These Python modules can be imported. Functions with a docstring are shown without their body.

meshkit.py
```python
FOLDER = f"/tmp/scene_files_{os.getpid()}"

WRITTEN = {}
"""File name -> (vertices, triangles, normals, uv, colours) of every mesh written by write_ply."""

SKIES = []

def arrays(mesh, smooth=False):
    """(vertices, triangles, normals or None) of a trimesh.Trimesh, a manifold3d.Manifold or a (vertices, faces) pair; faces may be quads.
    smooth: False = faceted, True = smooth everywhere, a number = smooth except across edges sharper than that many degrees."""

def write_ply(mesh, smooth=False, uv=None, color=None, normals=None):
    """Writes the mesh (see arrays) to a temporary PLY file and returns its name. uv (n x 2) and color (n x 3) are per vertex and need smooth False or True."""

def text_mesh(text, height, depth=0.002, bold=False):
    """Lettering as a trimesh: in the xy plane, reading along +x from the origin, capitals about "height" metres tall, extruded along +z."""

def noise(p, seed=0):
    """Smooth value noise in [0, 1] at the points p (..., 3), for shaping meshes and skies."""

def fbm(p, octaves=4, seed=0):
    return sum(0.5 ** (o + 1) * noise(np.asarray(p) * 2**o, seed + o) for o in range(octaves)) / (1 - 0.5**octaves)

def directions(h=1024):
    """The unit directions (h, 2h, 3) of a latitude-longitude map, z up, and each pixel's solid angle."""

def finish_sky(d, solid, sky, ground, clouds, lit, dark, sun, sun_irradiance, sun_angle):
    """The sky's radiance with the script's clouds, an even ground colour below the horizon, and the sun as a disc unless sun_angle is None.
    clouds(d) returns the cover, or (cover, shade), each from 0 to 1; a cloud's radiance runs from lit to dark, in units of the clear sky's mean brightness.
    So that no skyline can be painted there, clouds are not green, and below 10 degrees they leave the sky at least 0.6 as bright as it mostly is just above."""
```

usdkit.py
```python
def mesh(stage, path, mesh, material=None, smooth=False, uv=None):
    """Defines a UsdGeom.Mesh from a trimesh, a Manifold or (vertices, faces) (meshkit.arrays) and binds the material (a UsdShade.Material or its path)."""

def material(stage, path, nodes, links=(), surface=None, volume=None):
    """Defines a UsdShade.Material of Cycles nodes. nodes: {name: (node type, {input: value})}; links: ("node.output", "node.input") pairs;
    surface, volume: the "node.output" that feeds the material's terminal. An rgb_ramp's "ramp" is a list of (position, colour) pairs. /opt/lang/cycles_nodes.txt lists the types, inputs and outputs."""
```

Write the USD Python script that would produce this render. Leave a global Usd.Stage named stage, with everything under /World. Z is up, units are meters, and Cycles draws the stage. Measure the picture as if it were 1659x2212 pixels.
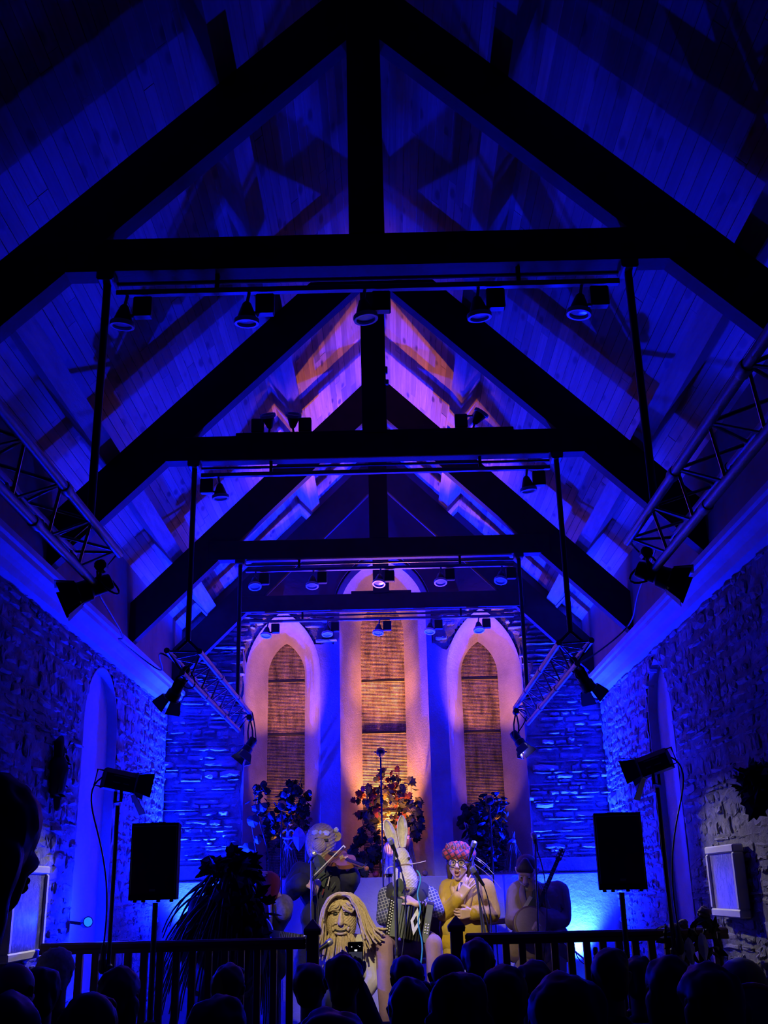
import math, random
import numpy as np, trimesh, manifold3d as m3, shapely
from shapely.geometry import Polygon, Point, box as sbox
from shapely.affinity import translate as stranslate, rotate as srotate, scale as sscale
import usdkit, meshkit
from meshkit import noise, fbm
from pxr import Usd, UsdGeom, UsdLux, UsdShade, Gf, Sdf

stage = Usd.Stage.CreateInMemory()
UsdGeom.SetStageUpAxis(stage, 'Z'); UsdGeom.SetStageMetersPerUnit(stage, 1.0)
UsdGeom.Xform.Define(stage, '/World'); UsdGeom.Scope.Define(stage, '/World/Looks')
rng = random.Random(7); nrng = np.random.default_rng(7)

# ------------------------------------------------------------------ camera
F_PX, PITCH, ROLL, CX, CZ = 2300.0, 0.3393, -0.0239, 0.0494, 1.6
cam = UsdGeom.Camera.Define(stage, '/World/Camera')
cam.CreateHorizontalApertureAttr(24.0); cam.CreateVerticalApertureAttr(32.0)
cam.CreateFocalLengthAttr(24.0 * F_PX / 1659)
cam.CreateExposureAttr(0.0)
def camera_matrix():
    cp, sp, cr, sr = math.cos(PITCH), math.sin(PITCH), math.cos(ROLL), math.sin(ROLL)
    fwd = np.array([0, cp, sp]); up0 = np.array([0, -sp, cp]); rt0 = np.array([1.0, 0, 0])
    rt = cr * rt0 + sr * up0; up = -sr * rt0 + cr * up0     # image tilted by ROLL
    return Gf.Matrix4d(*rt, 0, *up, 0, *(-fwd), 0, CX, 0, CZ, 1)
UsdGeom.Xformable(cam).AddTransformOp().Set(camera_matrix())

# ------------------------------------------------------------------ lights
BLUE = (0.0008, 0.0045, 1.0); WARM = (1.0, 0.31, 0.065); WHITE = (1.0, 0.84, 0.45); VIOLET = (0.10, 0.085, 1.0)
def lamp(name, pos, power, color, radius=0.03, aim=None, angle=None, soft=0.3):
    l = UsdLux.SphereLight.Define(stage, '/World/' + name)
    l.CreateRadiusAttr(radius); l.CreateIntensityAttr(power); l.CreateNormalizeAttr(True); l.CreateColorAttr(Gf.Vec3f(*color))
    pos = np.asarray(pos, float)
    M = Gf.Matrix4d(1); 
    if aim is not None:
        z = pos - np.asarray(aim, float); z /= np.linalg.norm(z)
        a = np.cross([0, 1, 0] if abs(z[1]) < .9 else [1, 0, 0], z); a /= np.linalg.norm(a); b = np.cross(z, a)
        M = Gf.Matrix4d(*a, 0, *b, 0, *z, 0, *pos, 1)
        s = UsdLux.ShapingAPI.Apply(l.GetPrim()); s.CreateShapingConeAngleAttr(angle); s.CreateShapingConeSoftnessAttr(soft)
    else:
        M.SetTranslate(Gf.Vec3d(*pos))
    l.AddTransformOp().Set(M)
K = 1.0
lamp('blue_uplight_lamp', (-1.80, 10.96, 0.95), 1300, BLUE, .05, (-1.62, 9.75, 4.3), 57, .9)
lamp('blue_uplight_lamp_001', (1.82, 10.96, 0.85), 1300, BLUE, .05, (1.64, 9.75, 4.2), 57, .9)
lamp('blue_uplight_beam', (-1.80, 10.97, 0.96), 6000, BLUE, .05, (-1.80, 11.08, 3.4), 40, .8)
lamp('blue_uplight_beam_001', (1.82, 10.97, 0.86), 6000, BLUE, .05, (1.80, 11.08, 3.3), 40, .8)
lamp('blue_niche_lamp', (-2.02, 8.18, 1.44), 60, BLUE, .04)
lamp('roof_uplight_lamp', (0.02, 10.78, 1.52), 420, WARM, .03, (0.02, 9.15, 5.3), 19, .9)
lamp('window_uplight_lamp', (-1.06, 11.30, 1.86), 12, WARM, .03, (-1.06, 11.3, 4.8), 30, .8)
lamp('window_uplight_lamp_001', (0.02, 11.38, 1.86), 125, WARM, .03, (0.02, 11.25, 4.9), 32, .8)
lamp('window_uplight_lamp_002', (1.06, 11.30, 1.86), 12, WARM, .03, (1.06, 11.3, 4.8), 30, .8)
lamp('window_foliage_lamp', (0.08, 10.62, 1.55), 60, WARM, .02, (0.07, 11.2, 2.42), 18, .9)
lamp('window_stand_lamp', (-1.00, 10.52, 2.40), 62, WARM, .03, (-1.06, 11.4, 3.7), 21, .6)
lamp('window_stand_lamp_001', (-0.03, 10.54, 2.87), 62, WARM, .03, (0.0, 11.4, 3.7), 22, .9)
lamp('window_stand_lamp_002', (1.00, 10.52, 2.40), 62, WARM, .03, (1.06, 11.4, 3.7), 21, .6)
lamp('stage_spot_lamp', (-0.56, 4.27, 4.00), 350, WHITE, .03, (0.10, 9.15, 1.45), 11.5, 1.0)
lamp('stage_spot_lamp_001', (1.13, 8.99, 2.64), 140, VIOLET, .03, (0.62, 9.22, 1.62), 26, .8)
lamp('stage_spot_lamp_002', (1.16, 8.93, 2.66), 32, (1, .93, .76), .03, (2.2, 6.9, 1.4), 19, .8)
lamp('stage_spot_lamp_003', (-1.16, 8.93, 2.66), 46, (1, .93, .76), .03, (-2.2, 6.7, 1.35), 14, .8)
dome = UsdLux.DomeLight.Define(stage, '/World/night_ambience'); dome.CreateColorAttr(Gf.Vec3f(.12, .12, 1.0)); dome.CreateIntensityAttr(0.003)

# ------------------------------------------------------------------ helpers
used = {}
def unique(parent, name):
    k = (parent, name); n = used.get(k, 0); used[k] = n + 1
    return f'{parent}/{name}' if n == 0 else f'{parent}/{name}_{n:03d}'
class T:                                   # a thing or a part: path + its world origin
    def __init__(s, path, loc): s.path, s.loc = path, np.asarray(loc, float); s.prim = stage.GetPrimAtPath(path)
ROOT = T('/World', (0, 0, 0))
def data(p, label=None, cat=None, group=None, kind=None):
    for k, v in (('label', label), ('category', cat), ('group', group), ('kind', kind)):
        if v: p.SetCustomDataByKey(k, v)
def thing(name, label, cat, loc=(0, 0, 0), group=None, kind=None, parent=ROOT):
    path = unique(parent.path, name); x = UsdGeom.Xform.Define(stage, path); loc = np.asarray(loc, float)
    x.AddTranslateOp().Set(Gf.Vec3d(*(loc - parent.loc)))
    data(x.GetPrim(), label, cat, group, kind); return T(path, loc)
def obj(name, mesh, mat, parent=ROOT, smooth=False, label=None, cat=None, group=None, kind=None):
    """One Mesh; vertices are given in world coordinates and stored relative to the parent."""
    path = unique(parent.path, name)
    v, f, n = meshkit.arrays(mesh, smooth)
    tm = (v - parent.loc, f)
    m = UsdGeom.Mesh.Define(stage, path)
    from pxr import Vt
    m.CreatePointsAttr(Vt.Vec3fArray.FromNumpy((v - parent.loc).astype(np.float32)))
    m.CreateFaceVertexCountsAttr(Vt.IntArray.FromNumpy(np.full(len(f), 3, np.int32)))
    m.CreateFaceVertexIndicesAttr(Vt.IntArray.FromNumpy(np.asarray(f, np.int32).ravel()))
    m.CreateSubdivisionSchemeAttr('none')
    if n is not None:
        m.CreateNormalsAttr(Vt.Vec3fArray.FromNumpy(n.astype(np.float32))); m.SetNormalsInterpolation('vertex')
    UsdShade.MaterialBindingAPI.Apply(m.GetPrim()).Bind(mat)
    data(m.GetPrim(), label, cat, group, kind)
    return T(path, parent.loc)
def copy(src, label, loc, rotz=0.0, group=None, mirror=None):
    name = src.path.split('/')[-1]
    base = name[:-4] if name[-4:-3] == '_' and name[-3:].isdigit() else name
    path = unique('/World', base); x = UsdGeom.Xform.Define(stage, path)
    x.AddTranslateOp().Set(Gf.Vec3d(*map(float, loc))); x.AddRotateZOp().Set(math.degrees(rotz))
    was = src.prim.GetCustomData()
    p = x.GetPrim(); p.GetReferences().AddInternalReference(src.path); p.SetInstanceable(True)
    data(p, label or was.get('label'), was.get('category'), group or was.get('group')); return T(path, loc)
cat = lambda ms: trimesh.util.concatenate([m for m in ms if m is not None])
def tri(man):
    m = man.to_mesh(); return trimesh.Trimesh(m.vert_properties[:, :3], m.tri_verts, process=False)
def box(c, s, bev=0.0):
    s = np.asarray(s, float)
    if bev <= 0: m = trimesh.creation.box(s)
    else:
        b = min(bev, .45 * s.min()); h = s / 2; pts = []
        for sx in (-1, 1):
            for sy in (-1, 1):
                for sz in (-1, 1):
                    q = np.array([sx, sy, sz]) * h
                    for k in range(3):
                        p = q - np.array([sx, sy, sz]) * b; p[k] = q[k]; pts.append(p)
        m = trimesh.Trimesh(np.array(pts), process=False).convex_hull
    m.apply_translation(c); return m
def span(a, b, w, h, up=(0, 0, 1), bev=0.0):
    """A bar from a to b, w wide (sideways) and h high (along up)."""
    a, b = np.asarray(a, float), np.asarray(b, float); L = np.linalg.norm(b - a); x = (b - a) / L
    y = np.cross(up, x); y /= np.linalg.norm(y); z = np.cross(x, y)
    m = box((0, 0, 0), (L, w, h), bev); M = np.eye(4); M[:3, 0], M[:3, 1], M[:3, 2], M[:3, 3] = x, y, z, (a + b) / 2
    m.apply_transform(M); return m
def tube(pts, r, n=8, closed=False):
    p = np.asarray(pts, float); r = np.broadcast_to(np.asarray(r, float), (len(p),))
    t = np.gradient(p, axis=0) if not closed else np.roll(p, -1, 0) - np.roll(p, 1, 0)
    t /= np.linalg.norm(t, axis=1, keepdims=True) + 1e-12
    ref = np.array([0, 0, 1.0]) if abs(t[:, 2]).mean() < .8 else np.array([1.0, 0, 0])
    a = np.cross(t, ref); a /= np.linalg.norm(a, axis=1, keepdims=True) + 1e-12; b = np.cross(t, a)
    an = np.arange(n) * 2 * np.pi / n
    v = (p[:, None] + r[:, None, None] * (np.cos(an)[None, :, None] * a[:, None] + np.sin(an)[None, :, None] * b[:, None])).reshape(-1, 3)
    k = len(p); fs = []
    for i in range(k if closed else k - 1):
        for j in range(n):
            q = [i * n + j, ((i + 1) % k) * n + j, ((i + 1) % k) * n + (j + 1) % n, i * n + (j + 1) % n]
            fs += [[q[0], q[2], q[1]], [q[0], q[3], q[2]]]
    if not closed:
        c0, c1 = len(v), len(v) + 1; v = np.vstack([v, p[0], p[-1]])
        for j in range(n): fs += [[c0, (j + 1) % n, j], [c1, (k - 1) * n + j, (k - 1) * n + (j + 1) % n]]
    m = trimesh.Trimesh(v, fs, process=False)
    if m.volume < 0: m.invert()
    return m
def smoothpath(pts, n=24):
    from scipy.interpolate import CubicSpline
    p = np.asarray(pts, float); u = np.r_[0, np.cumsum(np.linalg.norm(np.diff(p, axis=0), axis=1))]
    return CubicSpline(u, p)(np.linspace(0, u[-1], n))
def lathe(prof, n=20, axis_from=(0, 0, 0), axis_to=(0, 0, 1)):
    """prof: (radius, height along the axis) pairs."""
    prof = np.asarray(prof, float); a, b = np.asarray(axis_from, float), np.asarray(axis_to, float)
    z = (b - a) / np.linalg.norm(b - a); x = np.cross([0, 1, 0] if abs(z[1]) < .9 else [1, 0, 0], z); x /= np.linalg.norm(x); y = np.cross(z, x)
    an = np.arange(n) * 2 * np.pi / n
    v = (a + prof[:, 1, None, None] * z + prof[:, 0, None, None] * (np.cos(an)[None, :, None] * x + np.sin(an)[None, :, None] * y)).reshape(-1, 3)
    k = len(prof); fs = []
    for i in range(k - 1):
        for j in range(n):
            q = [i * n + j, i * n + (j + 1) % n, (i + 1) * n + (j + 1) % n, (i + 1) * n + j]
            fs += [[q[0], q[1], q[2]], [q[0], q[2], q[3]]]
    c0, c1 = len(v), len(v) + 1; v = np.vstack([v, a + prof[0, 1] * z, a + prof[-1, 1] * z])
    for j in range(n): fs += [[c0, (j + 1) % n, j], [c1, (k - 1) * n + j, (k - 1) * n + (j + 1) % n]]
    return trimesh.Trimesh(v, fs, process=False)
def extrude(poly, axis, lo, hi):
    """A shapely polygon extruded between lo and hi along an axis. axis 'x': polygon is (y,z); 'y': (x,z); 'z': (x,y)."""
    ms = []
    for g in getattr(poly, 'geoms', [poly]):
        if g.is_empty or g.area < 1e-9: continue
        m = trimesh.creation.extrude_polygon(g, hi - lo, engine='earcut'); v = np.array(m.vertices)
        v2 = {'x': np.c_[v[:, 2] + lo, v[:, 0], v[:, 1]], 'y': np.c_[v[:, 0], v[:, 2] + lo, v[:, 1]], 'z': np.c_[v[:, 0], v[:, 1], v[:, 2] + lo]}[axis]
        m = trimesh.Trimesh(v2, m.faces, process=False)
        if m.volume < 0: m.invert()
        ms.append(m)
    return cat(ms)
def arch_pts(cx, half, z0, spring, apex, n=14):
    """Outline of a pointed arch, from bottom left over the apex to bottom right."""
    h = apex - spring; R = (h * h + half * half) / (2 * half)      # arcs centred on the springing line
    xs = []
    for i in range(n + 1):
        if R > half * 1.001:
            ang = math.asin(min(1, h / R)) * i / n; xs.append((-(R * math.cos(ang) - (R - half)), spring + R * math.sin(ang)))
        else:
            ang = math.pi / 2 * i / n; xs.append((-half * math.cos(ang), spring + h * math.sin(ang)))
    L = [(cx - half, z0)] + [(cx + x, z) for x, z in xs]
    Rr = [(2 * cx - x, z) for x, z in L[::-1]][1:]
    return np.array(L + Rr)

# pixel to point at depth Y (lays things out at their measured places)
def at(px, py, Y):
    a, b = px - 1659 / 2, py - 1106; cr, sr = math.cos(ROLL), math.sin(ROLL)
    u, v = (a * cr + b * sr) / F_PX, (-a * sr + b * cr) / F_PX
    r = np.array([u, math.cos(PITCH) + v * math.sin(PITCH), math.sin(PITCH) - v * math.cos(PITCH)])
    return np.array([CX, 0, CZ]) + r * (Y / r[1])

# ------------------------------------------------------------------ materials
def mat(name, color, rough=.7, var=0.0, scale=8.0, bump=0.0, bscale=40.0, metal=0.0, stretch=(1, 1, 1), dark=.6, rnd=0.0, sheen=0.0, spec=.5, extra=None):
    """Principled with noise-mottled colour (var), bump, and a tone that varies from object to object (rnd)."""
    c = np.array(color, float)
    nodes = {'tc': ('geometry', {}), 'mp': ('mapping', {'mapping_type': 'point', 'scale': stretch}),
             'n': ('noise_texture', {'scale': scale, 'detail': 5.0, 'roughness': .6}), 'p': ('principled_bsdf', {'roughness': rough, 'metallic': metal, 'specular_ior_level': spec})}
    links = [('tc.position', 'mp.vector'), ('mp.vector', 'n.vector')]
    lo, hi = np.clip(c * (1 - var), 0, 1), np.clip(c * (1 + var), 0, 1)
    nodes['r'] = ('rgb_ramp', {'ramp': [(.3, tuple(lo)), (.7, tuple(hi))]}); links.append(('n.fac', 'r.fac')); out = 'r.color'
    if rnd > 0:
        nodes |= {'oi': ('object_info', {}), 'mr': ('map_range', {'from_min': 0.0, 'from_max': 1.0, 'to_min': 1 - rnd, 'to_max': 1 + rnd}), 'hv': ('hsv', {'hue': .5, 'saturation': 1.0, 'fac': 1.0})}
        links += [('oi.random', 'mr.value'), ('mr.result', 'hv.value'), (out, 'hv.color')]; out = 'hv.color'
    links.append((out, 'p.base_color'))
    if bump > 0:
        nodes |= {'bn': ('noise_texture', {'scale': bscale, 'detail': 6.0, 'roughness': .65}), 'b': ('bump', {'strength': 1.0, 'distance': bump})}
        links += [('mp.vector', 'bn.vector'), ('bn.fac', 'b.height'), ('b.normal', 'p.normal')]
    return usdkit.material(stage, '/World/Looks/' + name, nodes, links, surface='p.BSDF')
def emit(name, color, strength):
    return usdkit.material(stage, '/World/Looks/' + name, {'e': ('emission', {'color': color, 'strength': strength})}, [], surface='e.emission')
M = {}
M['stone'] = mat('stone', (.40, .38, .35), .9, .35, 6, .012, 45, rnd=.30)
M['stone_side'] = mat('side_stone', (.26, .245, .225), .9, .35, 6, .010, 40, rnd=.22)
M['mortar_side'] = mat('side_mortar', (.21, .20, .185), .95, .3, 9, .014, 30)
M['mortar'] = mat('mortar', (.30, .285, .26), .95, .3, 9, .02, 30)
M['plaster'] = mat('plaster', (.36, .32, .28), .9, .20, 3.5, .004, 55)
M['niche'] = mat('niche_plaster', (.46, .43, .40), .9, .12, 3.0, .004, 40)
M['dado'] = mat('dado_plaster', (.42, .40, .37), .85, .14, 3.0, .006, 22)
M['timber'] = mat('dark_timber', (.020, .012, .010), .75, .4, 10, .002, 60, stretch=(1, 1, 1))
M['purlin'] = mat('purlin_timber', (.40, .25, .14), .7, .25, 6, .002, 40, stretch=(6, .6, 6))
M['fascia'] = mat('fascia_board', (.30, .17, .11), .8, .2, 3, .002, 20)
M['gable'] = mat('gable_board', (.10, .045, .035), .8, .2, 3, .002, 20)
M['cornice'] = mat('cornice_paint', (.38, .34, .32), .7, .15, 4, .001, 30)
M['black'] = mat('black_paint', (.012, .012, .013), .45, .2, 10)
M['blackmatte'] = mat('black_cloth', (.010, .010, .012), .95, .2, 10)
M['steel'] = mat('aluminium', (.24, .24, .25), .4, .1, 10, metal=.7)
M['grey'] = mat('grey_paint', (.15, .15, .16), .45, .1, 10)
M['railwood'] = mat('rail_timber', (.11, .045, .026), .45, .3, 6)
M['floor'] = mat('floor_board', (.10, .07, .05), .6, .3, 4)
M['stagecloth'] = mat('stage_board', (.06, .05, .05), .8, .3, 4)
M['oakframe'] = mat('frame_paint', (.70, .66, .58), .5, .06, 6)
def plank_material():
    nodes = {'g': ('geometry', {}), 'mp': ('mapping', {'mapping_type': 'point', 'scale': (22.0, .9, 22.0)}), 'n': ('noise_texture', {'scale': 2.2, 'detail': 5.0, 'roughness': .6}),
             'oi': ('object_info', {}), 'off': ('combine_xyz', {}), 'o2': ('math', {'math_type': 'multiply', 'value2': 37.0}), 'ad': ('vector_math', {'math_type': 'add'}),
             'r': ('rgb_ramp', {'ramp': [(.25, (.27, .15, .075)), (.75, (.46, .29, .155))]}),
             'mk': ('mapping', {'mapping_type': 'point', 'scale': (9.0, 3.4, 9.0)}), 'v': ('voronoi_texture', {'scale': 1.0}), 'kr': ('rgb_ramp', {'ramp': [(0.0, (0, 0, 0)), (.14, (.12, .12, .12)), (.24, (1, 1, 1))]}),
             'mx': ('mix_color', {'blend_type': 'mix', 'a': (.10, .05, .025)}), 'mr': ('map_range', {'from_min': 0.0, 'from_max': 1.0, 'to_min': .55, 'to_max': 1.25}), 'hv': ('hsv', {'hue': .5, 'saturation': 1.0, 'fac': 1.0}),
             'p': ('principled_bsdf', {'roughness': .5})}
    links = [('oi.random', 'o2.value1'), ('o2.value', 'off.y'), ('g.position', 'ad.vector1'), ('off.vector', 'ad.vector2'), ('ad.vector', 'mp.vector'), ('mp.vector', 'n.vector'), ('n.fac', 'r.fac'),
             ('ad.vector', 'mk.vector'), ('mk.vector', 'v.vector'), ('v.distance', 'kr.fac'), ('kr.color', 'mx.fac'), ('r.color', 'mx.b'), ('oi.random', 'mr.value'), ('mr.result', 'hv.value'), ('mx.result', 'hv.color'), ('hv.color', 'p.base_color')]
    return usdkit.material(stage, '/World/Looks/pine_plank', nodes, links, surface='p.BSDF')
M['plank'] = plank_material()
def pane_material(name, dark):
    """Ribbed, grimy translucent sheet: fine horizontal ribs, vertical streaks of dirt."""
    nodes = {'g': ('geometry', {}), 'sx': ('separate_xyz', {}), 'm1': ('math', {'math_type': 'multiply', 'value2': 2 * math.pi / .0155}), 's': ('math', {'math_type': 'sine'}),
             'mp': ('mapping', {'mapping_type': 'point', 'scale': (9.0, 1.0, 1.8)}), 'n': ('noise_texture', {'scale': 1.3, 'detail': 6.0, 'roughness': .68}),
             'n2': ('noise_texture', {'scale': 70.0, 'detail': 3.0, 'roughness': .7}),
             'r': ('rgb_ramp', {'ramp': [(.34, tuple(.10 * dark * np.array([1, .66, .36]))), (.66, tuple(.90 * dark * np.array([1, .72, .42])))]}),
             'r2': ('rgb_ramp', {'ramp': [(.35, (.45, .45, .45)), (.62, (1.0, 1.0, 1.0))]}), 'mr': ('map_range', {'from_min': -1.0, 'from_max': 0.0, 'to_min': .45, 'to_max': 1.0, 'clamp': True}),
             'cc': ('combine_color', {}), 'mx': ('mix_color', {'blend_type': 'multiply', 'fac': 1.0}), 'mx2': ('mix_color', {'blend_type': 'multiply', 'fac': 1.0}),
             'b': ('bump', {'strength': 1.0, 'distance': .004}), 'p': ('principled_bsdf', {'roughness': .55, 'specular_ior_level': .4})}
    links = [('g.position', 'sx.vector'), ('sx.z', 'm1.value1'), ('m1.value', 's.value1'), ('g.position', 'mp.vector'), ('mp.vector', 'n.vector'), ('g.position', 'n2.vector'), ('n.fac', 'r.fac'), ('n2.fac', 'r2.fac'),
             ('s.value', 'mr.value'), ('mr.result', 'cc.r'), ('mr.result', 'cc.g'), ('mr.result', 'cc.b'), ('r.color', 'mx.a'), ('cc.color', 'mx.b'), ('mx.result', 'mx2.a'), ('r2.color', 'mx2.b'), ('mx2.result', 'p.base_color'),
             ('s.value', 'b.height'), ('b.normal', 'p.normal')]
    return usdkit.material(stage, '/World/Looks/' + name, nodes, links, surface='p.BSDF')
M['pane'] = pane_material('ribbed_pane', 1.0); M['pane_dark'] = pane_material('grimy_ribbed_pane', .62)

# ------------------------------------------------------------------ the room
XW, YE = 2.25, 11.15                                   # stone faces of the side walls and of the end wall
SUM_LO, SUM_HI, SUM_PL = 5.69, 6.07, 6.37              # |x|+z of the rafters' lower and upper edges and of the boards
YF = -1.2
obj('floor', box((0, (YF + 11.3) / 2, -.05), (4.7, 11.3 - YF, .1)), M['floor'], label='dark floor of the hall under the audience', cat='floor', kind='structure')

def stones(region, h_rng, w_rng, seed, gap=.010, prot=(.0, .045)):
    """Courses of irregular thin stones that fill a region in wall coordinates (u along the wall, z). Yields (mesh in u, depth, z; size)."""
    r = random.Random(seed); u0, z0, u1, z1 = region.bounds; out = []; z = z0
    prep = shapely.prepared.prep(region.buffer(.01))
    while z < z1:
        hh = r.uniform(*h_rng) * r.choice([.6, .8, 1, 1, 1.3]); u = u0 - r.uniform(0, .2)
        while u < u1:
            w = r.uniform(*w_rng) * r.choice([.5, 1, 1, 1.5]); cu, cz = u + w / 2, z + hh / 2
            if prep.contains(Point(cu, cz)) and prep.contains(Point(cu - w * .35, cz)) and prep.contains(Point(cu + w * .35, cz)):
                zz = cz + r.uniform(-.12, .12) * hh; g = gap * r.uniform(.5, 1.6); a, b = w / 2 - g / 2, hh / 2 - g / 2 + r.uniform(-.2, .15) * hh
                b = max(b, .008); d = r.uniform(*prot); tl = r.uniform(-.25, .25) * hh
                k = 6 if w > .09 else 4; top = []; bot = []
                for i in range(k + 1):
                    t = -1 + 2 * i / k; e = 1 - .35 * abs(t) ** 4
                    top.append((cu + a * t, zz + tl * t * .5 + b * e * r.uniform(.72, 1.12))); bot.append((cu + a * t * r.uniform(.93, 1.02), zz + tl * t * .5 - b * e * r.uniform(.72, 1.12)))
                ring = np.array(top + bot[::-1]); c = ring.mean(0); n = len(ring)
                dt, db = d * r.uniform(.6, 1.1), d * r.uniform(.6, 1.1)
                f1 = ring + (c - ring) * np.array([.06, .10]); f2 = ring + (c - ring) * np.array([.16, .34])
                dd = np.r_[np.full(k + 1, dt), np.full(k + 1, db)]
                V = np.vstack([np.c_[ring[:, 0], np.full(n, -.05), ring[:, 1]], np.c_[f1[:, 0], dd * .62, f1[:, 1]], np.c_[f2[:, 0], dd + np.array([r.uniform(-.006, .006) for _ in range(n)]), f2[:, 1]], [[c[0], d + r.uniform(-.004, .012), c[1]]]])
                fs = []
                for L in range(2):
                    for i in range(n):
                        j = (i + 1) % n; fs += [[L * n + i, (L + 1) * n + i, (L + 1) * n + j], [L * n + i, (L + 1) * n + j, L * n + j]]
                for i in range(n): fs.append([2 * n + i, 3 * n, 2 * n + (i + 1) % n])
                out.append((V, np.array(fs), w * hh, cu, cz))
            u += w
        z += hh * .96
    return out
def place_stones(wall, lst, to_world, key, limit=300, mt='stone'):
    lst = sorted(lst, key=key, reverse=True); rest = []
    for i, (V, fs, *_ ) in enumerate(lst):
        m = trimesh.Trimesh(to_world(V), fs, process=False)
        if m.volume < 0: m.invert()
        if i < limit: obj('stone', m, M[mt], wall)
        else: rest.append(m)
    if rest: obj('small_stones', cat(rest), M[mt], wall, kind='stuff')

def rough_sheet(region, to_world, step=.05, amp=.02, seed=0):
    """Mortar bed: a gridded sheet of the region with relief."""
    u0, z0, u1, z1 = region.bounds; nu, nz = int((u1 - u0) / step) + 2, int((z1 - z0) / step) + 2
    U, Z = np.meshgrid(np.linspace(u0, u1, nu), np.linspace(z0, z1, nz), indexing='ij')
    d = (fbm(np.stack([U * 9, Z * 16, U * 0], -1), 3, seed) - .5) * 2 * amp
    V = to_world(np.stack([U, d, Z], -1).reshape(-1, 3)); idx = np.arange(nu * nz).reshape(nu, nz)
    cu, cz = (U[:-1, :-1] + U[1:, 1:]) / 2, (Z[:-1, :-1] + Z[1:, 1:]) / 2
    keep = shapely.contains_xy(region, cu, cz)
    q = np.stack([idx[:-1, :-1], idx[1:, :-1], idx[1:, 1:], idx[:-1, 1:]], -1)[keep]
    m = trimesh.Trimesh(V, np.vstack([q[:, [0, 1, 2]], q[:, [0, 2, 3]]]), process=False); m.remove_unreferenced_vertices(); return m

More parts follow.
